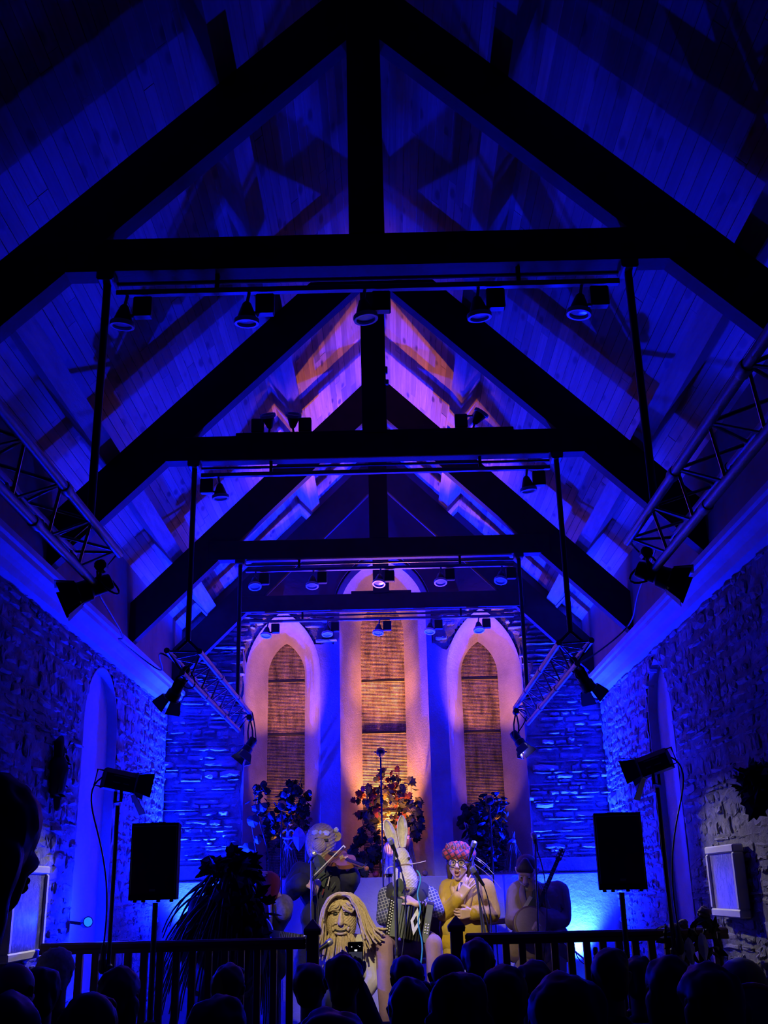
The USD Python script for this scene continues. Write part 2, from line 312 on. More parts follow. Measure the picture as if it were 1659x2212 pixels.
# --- side walls, each with a tall plastered blind niche
for side, nm in ((-1, 'left'), (1, 'right')):
    wall = thing('wall_' + nm, f'{nm} side wall of rubble stone with a tall plastered niche', 'wall', kind='structure')
    y0, y1 = (8.08, 9.10) if side < 0 else (8.35, 9.13)
    niche = Polygon(arch_pts((y0 + y1) / 2, (y1 - y0) / 2, .9, 2.85, 3.34))
    full = sbox(YF, 0, YE + .3, 3.62)
    to_w = lambda V, s=side: np.c_[s * (XW - V[:, 1]), V[:, 0], V[:, 2]]
    core = extrude(full.difference(niche), 'x', *((-2.8, -XW - .012) if side < 0 else (XW + .012, 2.8)))
    obj('wall_core', core, M['mortar_side'], wall)
    obj('niche_back', extrude(niche.buffer(.05), 'x', *((-2.6, -XW - .08) if side < 0 else (XW + .08, 2.6))), M['niche'], wall)
    ring = niche.difference(niche.buffer(-.012))
    obj('niche_reveal', extrude(ring, 'x', *((-XW - .09, -XW - .002) if side < 0 else (XW + .002, XW + .09))), M['plaster'], wall)
    reg = sbox(5.6, .5, YE, 3.40).difference(niche.buffer(.015))
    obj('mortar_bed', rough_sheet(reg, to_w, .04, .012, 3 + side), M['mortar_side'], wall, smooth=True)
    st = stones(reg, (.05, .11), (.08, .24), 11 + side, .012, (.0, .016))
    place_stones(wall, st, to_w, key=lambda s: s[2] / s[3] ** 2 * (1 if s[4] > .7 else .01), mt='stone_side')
    near = sbox(YF, 0, 5.6, 3.4)
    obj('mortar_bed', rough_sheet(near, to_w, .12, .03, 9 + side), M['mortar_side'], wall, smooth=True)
    # upper wall: fascia boarding and cornice
    xs = sorted((side * 2.13, side * 2.8))
    obj('upper_fascia', box((side * 2.465, (YF + YE) / 2, 3.93), (.67, YE - YF + .2, .72)), M['fascia'], wall)
    prof = np.array([(2.27, 3.40), (2.19, 3.42), (2.165, 3.46), (2.14, 3.48), (2.10, 3.50), (2.095, 3.53), (2.075, 3.54), (2.07, 3.575), (2.10, 3.585), (2.11, 3.60), (2.2, 3.61), (2.27, 3.6)])
    tr = obj('trim', extrude(Polygon(np.c_[side * prof[:, 0], prof[:, 1]]), 'y', YF, YE), M['cornice'], label=f'moulded timber cornice along the top of the {nm} stone wall', cat='cornice', kind='structure')

# --- end wall
wins = [dict(o=(-1.056, .393, 1.70, 3.75, 4.43), i=(-1.052, .196, 1.74, 3.80, 4.15), bars=(3.74, 3.17, 2.30), name='left lancet window'),
        dict(o=(.005, .462, 1.70, 4.38, 4.97), i=(-.006, .232, 1.74, 4.25, 4.62), bars=(3.72, 3.166, 2.35), name='tall centre lancet window'),
        dict(o=(1.058, .392, 1.70, 3.72, 4.41), i=(1.042, .194, 1.74, 3.77, 4.12), bars=(3.72, 3.15, 2.30), name='right lancet window')]
gable = Polygon([(-2.8, 0), (2.8, 0), (2.8, 3.9), (0, 6.7), (-2.8, 3.9)])
holes = shapely.union_all([Polygon(arch_pts(*w['o'])) for w in wins])
wb = thing('wall_back', 'end wall of thin slate courses around a plastered strip with three lancets', 'wall', (0, YE, 0), kind='structure')
obj('wall_core', extrude(gable.difference(holes), 'y', YE + .03, YE + .36), M['mortar'], wb)
obj('outer_wall', extrude(gable, 'y', YE + .40, YE + .6), M['mortar'], wb)
def jag(x, z0, z1, seed, amp):
    return [(x + amp * (fbm(np.array([[seed, z * 7, 0.]]), 3)[0] - .5) * 2, z) for z in np.arange(z0, z1, .03)]
r1, l1 = jag(1.465, 1.70, 4.12, 3.3, .03), jag(-1.465, 1.70, 4.05, 9.1, .03)
topj = [(x, 4.08 + .16 * (fbm(np.array([[x * 6, 2.2, 0.]]), 3)[0] - .5) * 2 - .25 * math.exp(-(abs(abs(x) - 1.5) / .35) ** 2)) for x in np.arange(1.44, -1.45, -.04)]
plaster = Polygon(r1 + topj + l1[::-1]).buffer(0)
plaster = plaster.union(Polygon(arch_pts(.005, .52, 1.72, 4.38, 5.05))).difference(holes)
obj('plaster_strip', extrude(plaster, 'y', YE - .012, YE + .05), M['plaster'], wb)
to_e = lambda V: np.c_[V[:, 0], YE - V[:, 1] + .012, V[:, 2]]
reg = Polygon([(-2.3, 1.86), (2.3, 1.86), (2.3, 3.75), (0, 6.05), (-2.3, 3.75)]).difference(plaster).difference(holes.buffer(.02))
reg_l = reg.intersection(sbox(-3, 0, 3, 4.46))
obj('mortar_bed', rough_sheet(reg_l, to_e, .03, .016, 5), M['mortar'], wb, smooth=True)
st = stones(reg_l, (.030, .066), (.10, .30), 21, .012, (.0, .085))
place_stones(wb, st, to_e, key=lambda s: s[2] * (1 if s[4] < 4.2 else .2))
obj('gable_board', extrude(Polygon([(-1.95, 4.44), (1.95, 4.44), (0, 6.40)]).difference(Polygon(arch_pts(.005, .54, 1.72, 4.38, 5.08))), 'y', YE - .03, YE + .04), M['gable'], wb)
# dado: smooth plaster below the sills, with a stone ledge over it at both sides
dado = box((0, YE - .02, .85), (4.56, .12, 1.70), .01)
obj('dado', dado, M['dado'], wb)
for s in (-1, 1):
    obj('ledge_stone', box((s * 1.87, YE - .0, 1.782), (.80, .10, .13), .012), M['mortar'], wb)
for w_i, w in enumerate(wins):
    win = thing('window_%d' % (w_i + 1), w['name'] + ' with a splayed plaster reveal and ribbed panes', 'window', (w['o'][0], YE, 1.7), kind='structure')
    A, B = arch_pts(*w['o']), arch_pts(*w['i']); n = len(A); ya, yb = YE - .012, YE + .36
    V = np.vstack([np.c_[A[:, 0], np.full(n, ya), A[:, 1]], np.c_[A[:, 0] * .25 + B[:, 0] * .75, np.full(n, ya + .75 * (yb - ya)), A[:, 1] * .25 + B[:, 1] * .75], np.c_[B[:, 0], np.full(n, yb), B[:, 1]]])
    fs = []
    for L in range(2):
        for i in range(n):
            j = (i + 1) % n; fs += [[L * n + i, L * n + j, (L + 1) * n + j], [L * n + i, (L + 1) * n + j, (L + 1) * n + i]]
    obj('reveal', trimesh.Trimesh(V, fs, process=False), M['plaster'], win)
    obj('sill', box((w['o'][0], (YE - .06 + yb) / 2, 1.68), (2 * w['o'][1], yb - YE + .06, .04), .004), M['dado'], win)
    zs = [w['i'][4] + .02] + list(w['bars']) + [1.72]; P = Polygon(B)
    for k in range(len(zs) - 1):
        pp = P.buffer(.008).intersection(sbox(-3, zs[k + 1] + .012, 3, zs[k] - .012))
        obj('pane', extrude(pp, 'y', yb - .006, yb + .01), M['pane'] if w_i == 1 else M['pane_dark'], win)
    for z in w['bars']:
        obj('bar', box((w['i'][0], yb - .008, z), (2 * w['i'][1], .012, .026), .003), M['black'], win)

# --- stage platform
obj('stage_platform', box((0, (7.02 + YE - .08) / 2, .2), (4.4, YE - .08 - 7.02, .4), .01), M['stagecloth'], label='low dark stage platform behind the timber railing', cat='stage', kind='structure')

# --- boarded ceiling: two slopes of separate pine boards
RT2 = math.sqrt(2)
for side, nm in ((-1, 'left'), (1, 'right')):
    ce = thing('ceiling', f'{nm} slope of the boarded pine ceiling', 'ceiling', (0, 0, SUM_PL), kind='structure')
    S0, wdt = .0, .066
    deck = [(0, SUM_PL + .02), (side * 2.45, SUM_PL + .02 - 2.45), (side * 2.45, SUM_PL + .12 - 2.45), (0, SUM_PL + .12)]
    obj('roof_deck', extrude(Polygon(deck), 'y', YF, YE + .2), M['timber'], ce)
    k = 0; s = .0
    while s < 3.25:
        y = 1.3 - rng.uniform(0, 1.0)
        while y < YE + .1:
            L = rng.uniform(1.9, 3.3); y2 = min(y + L, YE + .1)
            a, b = s + .0006, s + wdt - .0006; dz = rng.uniform(-.0015, .0015); t = .016
            pts = []
            for (q, o) in ((a, .002), (a + .0012, 0), (b - .0012, 0), (b, .002), (b, t), (a, t)):
                oo = o + dz; pts.append((side * (q / RT2 + oo / RT2), SUM_PL - q / RT2 + oo / RT2))
            P = Polygon(pts); m = extrude(P, 'y', y + .0012, y2 - .0012)
            obj('plank', m, M['plank'], ce); y = y2
        s += wdt; k += 1

# ------------------------------------------------------------------ roof timbers
TY = [4.24, 6.54, 8.80, 10.65]; TT = .10
where = ['nearest roof truss, black against the ceiling', 'second roof truss from the camera, carrying three upturned spots', 'third roof truss, its blue-grey beam in front of the centre window head', 'farthest roof truss against the end wall']
xf = 2.13
for k, y in enumerate(TY):
    t = thing('roof_truss', 'dark timber A-frame, ' + where[k], 'roof truss', (0, y, 4.3), group='roof trusses')
    for s in (-1, 1):
        poly = Polygon([(s * .0, SUM_LO), (s * xf, SUM_LO - xf), (s * xf, SUM_HI - xf), (s * .0, SUM_HI)])
        obj('rafter', extrude(poly, 'y', y, y + TT), M['timber'], t)
    obj('collar_beam', box((0, y + TT / 2 - .004, 4.385), (2 * (SUM_LO - 4.30) + .18, TT + .008, .17), .004), M['timber'], t)
    obj('king_post', box((0, y + TT / 2 - .006, (4.47 + SUM_HI - .1) / 2), (.166, TT + .012, SUM_HI - .1 - 4.47), .004), M['timber'], t)
    if k == 1: obj('junction_box', box(at(834, 800, y - .01), (.02, .03, .05), .004), M['grey'], t); obj('junction_box', box(at(835, 826, y - .01), (.03, .03, .035), .004), M['grey'], t)
    if k == 1: obj('packing_board', box((-.0, y + TT / 2, 4.482), (1.86, TT, .026), .003), M['timber'], t)
    if k == 3: obj('packing_board', box((-.0, y + TT / 2, 4.485), (.62, TT, .03), .003), M['timber'], t)
for s, nm in ((-1, 'left'), (1, 'right')):
    for base, wh in ((.67, 'upper'), (1.74, 'lower')):
        # bottom face lies on the rafters, the section is square to the slope
        d = np.array([s * 1, -1]) / RT2; nrm = np.array([s * 1, 1]) / RT2
        c = np.array([s * base, SUM_HI - base]); pts = [c - d * .06, c + d * .06, c + d * .06 + nrm * .21, c - d * .06 + nrm * .21]
        obj('purlin', extrude(Polygon(pts), 'y', 1.3, YE), M['purlin'], label=f'{wh} purlin under the {nm} slope of the boarded ceiling', cat='purlin', group='purlins under the ceiling')

ORD = ['first', 'second', 'third', 'fourth', 'fifth']; TRK = ['nearest', 'second', 'third', 'farthest']
M['glass'] = mat('lamp_glass', (.42, .42, .46), .15, .05, 5)
M['whiteplastic'] = mat('white_plastic', (.60, .60, .62), .4, .05, 5)
M['rod'] = mat('rod_black', (.02, .02, .022), .4, .1, 8)
M['lit'] = emit('lamp_lens_lit', (1.0, .93, .75), 6.0)
M['ledwarm'] = emit('led_warm', (1.0, .45, .15), 2.0); M['ledblue'] = emit('led_blue', (.01, .16, 1.0), 1.5)
M['mesh'] = mat('mic_grille', (.45, .45, .47), .4, .5, 260, metal=.7)

# ------------------------------------------------------------------ lighting tracks under the collars and their spots
def track_spot(p, side, lean, label, group, up=False, big=1.0):
    """A bell-shaped spot hung from a track, its driver box beside it."""
    t = thing('track_spotlight', label, 'spotlight', p, group=group); p = np.asarray(p, float); z = 1 if up else -1
    obj('driver_box', box(p + (side * .075, 0, z * .065), (.085, .05, .10), .006), M['black'], t)
    obj('bracket', span(p + (side * .04, 0, z * .105), p + (-side * .005, 0, z * .105), .012, .012), M['grey'], t)
    ax = np.array([lean[0], lean[1], z * 1.0]); ax /= np.linalg.norm(ax); c = p + (-side * .01, 0, z * .045); q = c + ax
    obj('stem', tube([p, c + ax * .012], .008, 6), M['grey'], t)
    obj('bell', lathe(np.array([(.010, 0), (.020, .01), (.033, .045), (.046, .085), (.046, .092)]) * big, 18, c, q), M['black'], t, smooth=40)
    obj('rim', lathe(np.array([(.042, .086), (.056, .086), (.058, .096), (.056, .108), (.044, .108), (.042, .086)]) * big, 20, c, q), M['whiteplastic'], t, smooth=40)
    obj('lens', lathe(np.array([(.001, .094), (.045, .094), (.045, .097), (.001, .099)]) * big, 18, c, q), M['glass'], t, smooth=40)
spots = {0: [-1.119, -.558, -.025, .499, .975], 1: [-1.035, .996], 2: [-1.081, -.582, -.001, .52, 1.048], 3: [-1.178, -.565, -.031, .497, .988]}
for k, y in enumerate(TY):
    yc = y + TT / 2; L = 1.16 if k < 3 else 1.36
    tk = thing('lighting_track', f'thin lighting track slung under the {TRK[k]} collar beam', 'lighting track', (0, yc, 4.21), group='tracks under the collar beams')
    obj('rail', box((0, yc, 4.212), (2 * L, .034, .026), .003), M['grey'], tk)
    obj('conduit', tube([(-L, yc, 4.262), (L, yc, 4.262)], .010, 8), M['grey'], tk)
    for x in (-L * .6, L * .6): obj('hanger', box((x, yc, 4.26), (.02, .02, .09)), M['black'], tk)
    for i, x in enumerate(spots[k]):
        side = (1 if k != 1 else (-1 if x < 0 else 1)); lean = (rng.uniform(-.15, .15), rng.uniform(.02, .14) if k < 2 else rng.uniform(-.40, -.25))
        wh = ORD[i] + ' from the left of five' if k != 1 else ('left of two' if x < 0 else 'right of two')
        track_spot((x + side * .01, yc, 4.20), side, lean, f'track spotlight with pale rim, {wh}, under the {TRK[k]} collar beam', f'spots on the {TRK[k]} track', big=1.0)
for i, (x, sd, ln) in enumerate(((-.715, -1, (-.15, -.75)), (-.545, 1, (.15, -.75)), (.66, -1, (.75, -.3)))):
    track_spot((x, 6.59, 4.495), sd, ln, ['upturned spotlight on the second collar beam, left of a close pair', 'upturned spotlight on the second collar beam, right of a close pair', 'single upturned spotlight on the right of the second collar beam'][i], 'upturned spots on the second beam', up=True, big=.95)

# ------------------------------------------------------------------ hanging rods and triangular lighting trusses
for k in range(3):
    for s, nm in ((-1, 'left'), (1, 'right')):
        y = TY[k] + TT / 2; x = s * 1.206; zb = (3.10, 3.10, 3.06)[k]
        r = thing('hanging_rod', f'black rod hanging at the {nm} from the {TRK[k]} roof truss', 'rod', (x, y, 4.3), group='rods hanging from the roof trusses')
        obj('rod', tube([(x, y, 4.30), (x, y, zb)], .018, 10), M['rod'], r, smooth=40)
        obj('top_clamp', box((x, y, 4.285), (.08, .12, .05), .01), M['rod'], r)
        for d in (-.1, .1): obj('sling', tube([(x, y, zb), (x + d * .9, y - .0, 3.015)], .010, 6), M['rod'], r)
def lighting_truss(s, y0, y1, label):
    t = thing('lighting_truss', label, 'lighting truss', (s * 1.206, (y0 + y1) / 2, 2.87), group='side lighting trusses')
    ch = [(s * 1.105, 2.995), (s * 1.305, 3.005), (s * 1.206, 2.865)]
    for (x, z) in ch: obj('chord', tube([(x, y0, z), (x, y1, z)], .0185, 12), M['steel'], t, smooth=40)
    n = int((y1 - y0 - .1) / .19); ys = np.linspace(y0 + .05, y1 - .05, n + 1)
    for (a, b) in ((0, 1), (0, 2), (1, 2)):
        for i in range(n):
            p, q = (ch[a], ch[b]) if i % 2 == 0 else (ch[b], ch[a])
            obj('brace', tube([(p[0], ys[i], p[1]), (q[0], ys[i + 1], q[1])], .0065, 6), M['steel'], t)
    for yy in (y0 + .02, y1 - .02):
        obj('end_frame', tube([(c[0], yy, c[1]) for c in ch], .011, 6, closed=True), M['black'], t)
    for f in (.35, .68):
        for x, z in ch: obj('coupler', lathe([(.022, -.03), (.024, -.02), (.024, .02), (.022, .03)], 12, (x, y0 + f * (y1 - y0), z), (x, y0 + f * (y1 - y0) + 1, z)), M['steel'], t, smooth=40)
for s, nm in ((-1, 'left'), (1, 'right')):
    lighting_truss(s, 1.9, 4.42, f'nearer triangular aluminium lighting truss along the {nm} side')
    lighting_truss(s, 6.44, 8.96, f'farther triangular aluminium lighting truss along the {nm} side, over the stage')

def stage_lamp(p, aim, hook, label, group, lit=True, size=1.0):
    """A small black lamp with four barn doors: p is the lens centre, hook the point it hangs from."""
    p, aim, hook = (np.asarray(q, float) for q in (p, aim, hook)); ax = (aim - p) / np.linalg.norm(aim - p)
    t = thing('stage_lamp', label, 'stage lamp', hook, group=group); b = p - ax * .15 * size
    obj('housing', lathe(np.array([(.02, 0), (.034, .004), (.038, .02), (.038, .09), (.047, .10), (.050, .15), (.044, .15), (.040, .12)]) * size, 16, b, b + ax), M['black'], t, smooth=35)
    obj('lens', lathe(np.array([(.001, .135), (.040, .135), (.040, .138), (.001, .142)]) * size, 16, b, b + ax), M['lit'] if lit else M['glass'], t)
    u = np.cross(ax, (0, 0, 1)); u /= np.linalg.norm(u); v = np.cross(u, ax)
    for (e, f) in ((u, v), (-u, v), (v, u), (-v, u)):
        base = p + e * .05 * size; tip = base + (ax * .9 + e * .36) * .085 * size; hw, hw2 = .042 * size, .062 * size; th = np.cross(tip - base, f); th *= .0015 / np.linalg.norm(th)
        q = np.array([base - f * hw, base + f * hw, tip + f * hw2, tip - f * hw2])
        obj('barn_door', trimesh.Trimesh(np.vstack([q - th, q + th])).convex_hull, M['black'], t)
    obj('gel_frame', lathe(np.array([(.046, .148), (.056, .148), (.056, .154), (.046, .154), (.046, .148)]) * size, 12, b, b + ax), M['steel'], t)
    m = b + ax * .06 * size
    for e in (u, -u): obj('yoke_arm', tube([m + e * .043 * size, m + e * .048 * size + (hook - m) * .5, hook], .007, 6), M['black'], t)
    obj('clamp', lathe([(.020, -.03), (.027, -.02), (.027, .02), (.020, .03)], 10, hook, hook + np.array([0, 1, 0])), M['black'], t)
    cb = smoothpath([b, b - ax * .03 + (0, 0, -.07), (b + hook) / 2 + (.03, .03, -.08), hook + (0, .04, .02)], 14)
    obj('cable', tube(cb, .005, 5), M['black'], t, smooth=True)
for s, nm in ((-1, 'left'), (1, 'right')):
    stage_lamp((s * 1.27, 4.42, 2.82), (s * 2.2, 4.15, 2.35), (s * 1.17, 4.38, 2.93), f'barn-door lamp at the end of the nearer {nm} lighting truss', 'barn-door lamps on the side trusses', size=1.0)
    stage_lamp((s * 1.30, 6.62, 2.74), (s * 2.2, 7.3, 1.4), (s * 1.20, 6.55, 2.90), f'barn-door lamp at the near end of the farther {nm} lighting truss', 'barn-door lamps on the side trusses', size=.95)
    stage_lamp((s * 1.145, 8.94, 2.68), (s * 2.0, 8.4, 1.2), (s * 1.105, 8.90, 2.955), f'barn-door lamp at the stage end of the farther {nm} lighting truss', 'barn-door lamps on the side trusses', size=.95)
    W_ = ((205, 1255, 4.5), (230, 1310, 5.5), (262, 1380, 7.2), (285, 1405, 8.0), (320, 1432, 8.2), (350, 1438, 7.6), (376, 1428, 6.75)) if s < 0 else ((1415, 1185, 4.5), (1395, 1240, 5.5), (1372, 1310, 7.0), (1345, 1365, 7.8), (1310, 1395, 7.6), (1272, 1402, 6.75))
    pts = smoothpath([at(*q) for q in W_], 50)
    obj('loose_cable', tube(pts, .006, 5), M['black'], smooth=True, label=f'loose black cable drooping between the {nm} lighting trusses', cat='cable')

# ------------------------------------------------------------------ lamps on tall stands, loudspeakers
def tripod(t, x, y, ztop, r, mats, base=.32, name='leg'):
    obj('pole', tube([(x, y, .10), (x, y, ztop * .55)], r * 1.25, 10), mats, t, smooth=40)
    obj('upper_pole', tube([(x, y, ztop * .50), (x, y, ztop)], r, 10), mats, t, smooth=40)
    obj('collar', lathe([(r * 1.3, -.04), (r * 2.0, -.03), (r * 2.0, .03), (r * 1.3, .04)], 12, (x, y, ztop * .55), (x, y, 9)), mats, t, smooth=40)
    for i in range(3):
        a = math.pi / 2 + i * 2 * math.pi / 3
        obj(name, tube([(x + .02 * math.cos(a), y + .02 * math.sin(a), .55), (x + base * math.cos(a), y + base * math.sin(a), .012)], .012, 6), mats, t)
def fresnel(x, y, z, aim, label):
    t = thing('stand_lamp', label, 'stage lamp', (x, y, 0), group='barn-door lamps on stands'); c = np.array([x, y, z]); ax = np.asarray(aim, float) - c; ax /= np.linalg.norm(ax)
    u = np.cross(ax, (0, 0, 1)); u /= np.linalg.norm(u); v = np.cross(u, ax)
    M4 = np.eye(4); M4[:3, 0], M4[:3, 1], M4[:3, 2], M4[:3, 3] = ax, u, v, c
    tripod(t, x, y, z - .15, .013, M['rod'])
    w = .062; oc = Polygon([(w, w * .5), (w * .6, w), (-w * .6, w), (-w, w * .5), (-w, -w * .75), (-w * .8, -w), (w * .8, -w), (w, -w * .75)])
    body = trimesh.creation.extrude_polygon(oc, .19, engine='earcut'); v3 = np.array(body.vertices); body = trimesh.Trimesh(np.c_[v3[:, 2] - .10, v3[:, 0], v3[:, 1]], body.faces); body.apply_transform(M4)
    if body.volume < 0: body.invert()
    obj('housing', body, M['black'], t)
    for dz in (.02, -.02): 
        m = box((.0, w + .001, dz), (.10, .004, .007)); m.apply_transform(M4); obj('vent_slot', m, M['steel'], t)
        m = box((.0, -w - .001, dz), (.10, .004, .007)); m.apply_transform(M4); obj('vent_slot', m, M['steel'], t)
    m = box((.095, 0, 0), (.012, .135, .135), .004); m.apply_transform(M4); obj('front_frame', m, M['steel'], t)
    m = lathe([(.001, 0), (.05, 0), (.045, .012), (.001, .02)], 16, (.098, 0, 0), (1, 0, 0)); m.apply_transform(M4); obj('lens', m, M['glass'], t)
    for e, f in (((0, 1, 0), (0, 0, 1)), ((0, -1, 0), (0, 0, 1)), ((0, 0, 1), (0, 1, 0)), ((0, 0, -1), (0, 1, 0))):
        e, f = np.array(e, float), np.array(f, float); base = np.array([.102, 0, 0]) + e * .062; op = 1.0 if e[2] < 0 else .38
        tip = base + np.array([.09, 0, 0]) + e * (.11 if e[2] < 0 else .09) * op; q = np.array([base - f * .055, base + f * .055, tip + f * .075, tip - f * .075]); th = np.cross(tip - base, f); th *= .0015 / np.linalg.norm(th)
        m = trimesh.Trimesh(np.vstack([q - th, q + th])).convex_hull; m.apply_transform(M4); obj('barn_door', m, M['black'], t)
    yk = [c + u * .075, c + u * .075 - np.array([0, 0, .13]), c - u * .075 - np.array([0, 0, .13]), c - u * .075]
    obj('yoke', cat([span(yk[i], yk[i + 1], .018, .008, up=u if i != 1 else (0, 0, 1)) for i in range(3)]), M['black'], t)
    hd = [(-.10, -.04, -.05), (-.14, -.04, -.05), (-.14, -.04, .05), (-.10, -.04, .05)]
    m = tube(hd, .006, 6); m.apply_transform(M4); obj('handle', m, M['black'], t)
    bk = c - ax * .11; sx = 1 if x > 0 else -1
    pts = smoothpath([bk, bk - ax * .03 + (0, 0, -.03), (bk[0] + .01 * sx, bk[1], z - .3), (x + .035 * sx, y - .01, z - .65), (x + .03 * sx, y - .02, z - .95)], 30)
    obj('cable', tube(pts, .005, 6), M['black'], t, smooth=True)
    e = pts[-1]; obj('plug', lathe([(.006, 0), (.016, -.02), (.018, -.09), (.026, -.10), (.026, -.15), (.012, -.17)], 12, e, e + np.array([0, 0, 1.])), M['black'], t, smooth=40)
fresnel(-1.665, 6.9, 2.275, (-.6, 7.45, 2.06), 'black stage lamp with barn doors on a tall stand at the left')
fresnel(1.725, 6.9, 2.305, (.72, 7.40, 1.98), 'black stage lamp with barn doors on a tall stand at the right')
def loudspeaker(x, y, z0, rot, label, slabel):
    st = thing('speaker_stand', slabel, 'speaker stand', (x, y + .13, 0)); tripod(st, x, y + .13, z0 - .005, .017, M['rod'], .36)
    t = thing('loudspeaker', label, 'loudspeaker', (x, y + .13, z0), group='loudspeakers beside the stage'); R = trimesh.transformations.rotation_matrix(rot, (0, 0, 1), (x, y + .13, 0))
    def P(name, m, mt, **k): m.apply_transform(R); return obj(name, m, mt, t, **k)
    trap = Polygon([(x - .143, y), (x + .143, y), (x + .125, y + .25), (x - .125, y + .25)])
    P('cabinet', extrude(trap, 'z', z0 + .012, z0 + .462), M['blackmatte'])
    P('grille', box((x, y - .004, z0 + .245), (.272, .012, .40), .004), M['black'])
    bd = P('badge', box((x, y - .011, z0 + .068), (.036, .004, .014), .001), M['grey'])
    for sx in (-.11, -.06, .03, .11): P('foot', box((x + sx, y + .05, z0 + .006), (.022, .03, .014), .003), M['black'])
    P('handle', box((x, y + .12, z0 + .465), (.10, .05, .012), .004), M['black'])
loudspeaker(-1.418, 6.85, 1.55, .05, 'black box loudspeaker on a pole at the left of the stage', 'black tripod pole under the left loudspeaker')
loudspeaker(1.457, 6.85, 1.545, -.08, 'black box loudspeaker on a pole at the right of the stage', 'black tripod pole under the right loudspeaker')

# ------------------------------------------------------------------ timber railing in front of the stage
def railing(x0, x1, newel, y, label):
    t = thing('railing', label, 'railing', ((x0 + x1) / 2, y, .4))
    obj('handrail', cat([box(((x0 + x1) / 2, y, 1.300), (x1 - x0, .062, .045), .012), box(((x0 + x1) / 2, y, 1.27), (x1 - x0, .04, .03), .004)]), M['railwood'], t)
    obj('bottom_rail', box(((x0 + x1) / 2, y, .50), (x1 - x0, .045, .05), .005), M['railwood'], t)
    n = int((x1 - x0) / .10)
    for i in range(n): obj('baluster', box((x0 + .05 + i * .10, y, .885), (.042, .042, .75), .003), M['railwood'], t)
    nw = obj('newel_post', box((newel, y, .87), (.078, .078, .96), .005), M['railwood'], t)
    sq = np.array([(1, 1), (-1, 1), (-1, -1), (1, -1)]); V = []
    for h, r in ((1.335, .05), (1.36, .054), (1.372, .050), (1.425, .004)): V += [(newel + a * r, y + b * r, h) for a, b in sq]
    obj('newel_cap', trimesh.Trimesh(np.array(V)).convex_hull, M['railwood'], t)
railing(-2.15, -.50, -.457, 7.12, 'dark timber railing with balusters, left of the gap')
railing(.49, 2.12, .437, 7.12, 'dark timber railing with balusters, right of the gap')

# ------------------------------------------------------------------ pictures, wall lamp, ornament
def painting_material(name, ramp, sc):
    return usdkit.material(stage, '/World/Looks/' + name, {'g': ('geometry', {}), 'mp': ('mapping', {'mapping_type': 'point', 'scale': sc}), 'n': ('noise_texture', {'scale': 4.0, 'detail': 6.0, 'roughness': .7, 'distortion': .6}), 's': ('separate_xyz', {}),
        'zr': ('map_range', {'from_min': 1.38, 'from_max': 1.80, 'to_min': -.24, 'to_max': .10}), 'ct': ('math', {'math_type': 'multiply_add', 'value2': 2.6, 'value3': -.8}), 'ad': ('math', {'math_type': 'add'}), 'r': ('rgb_ramp', {'ramp': ramp}), 'p': ('principled_bsdf', {'roughness': .3})},
        [('g.position', 'mp.vector'), ('mp.vector', 'n.vector'), ('g.position', 's.vector'), ('s.z', 'zr.value'), ('n.fac', 'ct.value1'), ('ct.value', 'ad.value1'), ('zr.result', 'ad.value2'), ('ad.value', 'r.fac'), ('r.color', 'p.base_color')], surface='p.BSDF')
M['art1'] = painting_material('blue_landscape_paint', [(.22, (.42, .36, .52)), (.40, (.36, .28, .44)), (.48, (.50, .42, .50)), (.52, (.06, .07, .16)), (.62, (.30, .32, .45)), (.70, (.04, .05, .12)), (.82, (.55, .58, .66))], (5, 7, 2.2))
M['art2'] = painting_material('grey_foliage_paint', [(.25, (.10, .10, .12)), (.45, (.30, .30, .36)), (.55, (.10, .10, .16)), (.75, (.40, .40, .50))], (5, 9, 5))
def picture(side, y0, y1, z0, z1, art, label, tilt):
    t = thing('framed_picture', label, 'picture', (side * 2.2, (y0 + y1) / 2, z0)); x = side * 2.19
    for (ya, yb, za, zb) in ((y0, y1, z1 - .05, z1), (y0, y1, z0, z0 + .05), (y0, y0 + .05, z0 + .05, z1 - .05), (y1 - .05, y1, z0 + .05, z1 - .05)):
        obj('frame_bar', box((x, (ya + yb) / 2, (za + zb) / 2), (.07, yb - ya, zb - za), .008), M['oakframe'], t)
    obj('canvas', box((x - side * .014, (y0 + y1) / 2, (z0 + z1) / 2), (.012, y1 - y0 - .09, z1 - z0 - .09)), art, t)
picture(1, 6.93, 7.55, 1.375, 1.81, M['art1'], 'pale-framed blue landscape picture on the right stone wall', 0)
picture(-1, 6.55, 7.22, 1.24, 1.78, M['art2'], 'pale-framed grey picture on the left stone wall', 0)
t = thing('wall_lamp', 'small blue LED lamp glowing at the edge of the left niche', 'lamp', (-2.2, 8.1, 1.40))
obj('housing', lathe([(.02, -.08), (.034, -.06), (.038, 0), (.032, 0), (.032, -.01)], 16, (-2.12, 8.08, 1.42), (-1.75, 7.6, 1.50)), M['black'], t, smooth=40)
q = np.array([.37, -.48, .08]); q /= np.linalg.norm(q); c0 = np.array([-2.12, 8.08, 1.42])
obj('lens', lathe([(.001, -.004), (.031, -.004), (.031, 0), (.001, .003)], 16, c0, c0 + q), M['ledblue'], t)
obj('bracket', span((-2.26, 8.12, 1.42), (-2.13, 8.12, 1.40), .02, .02), M['black'], t)
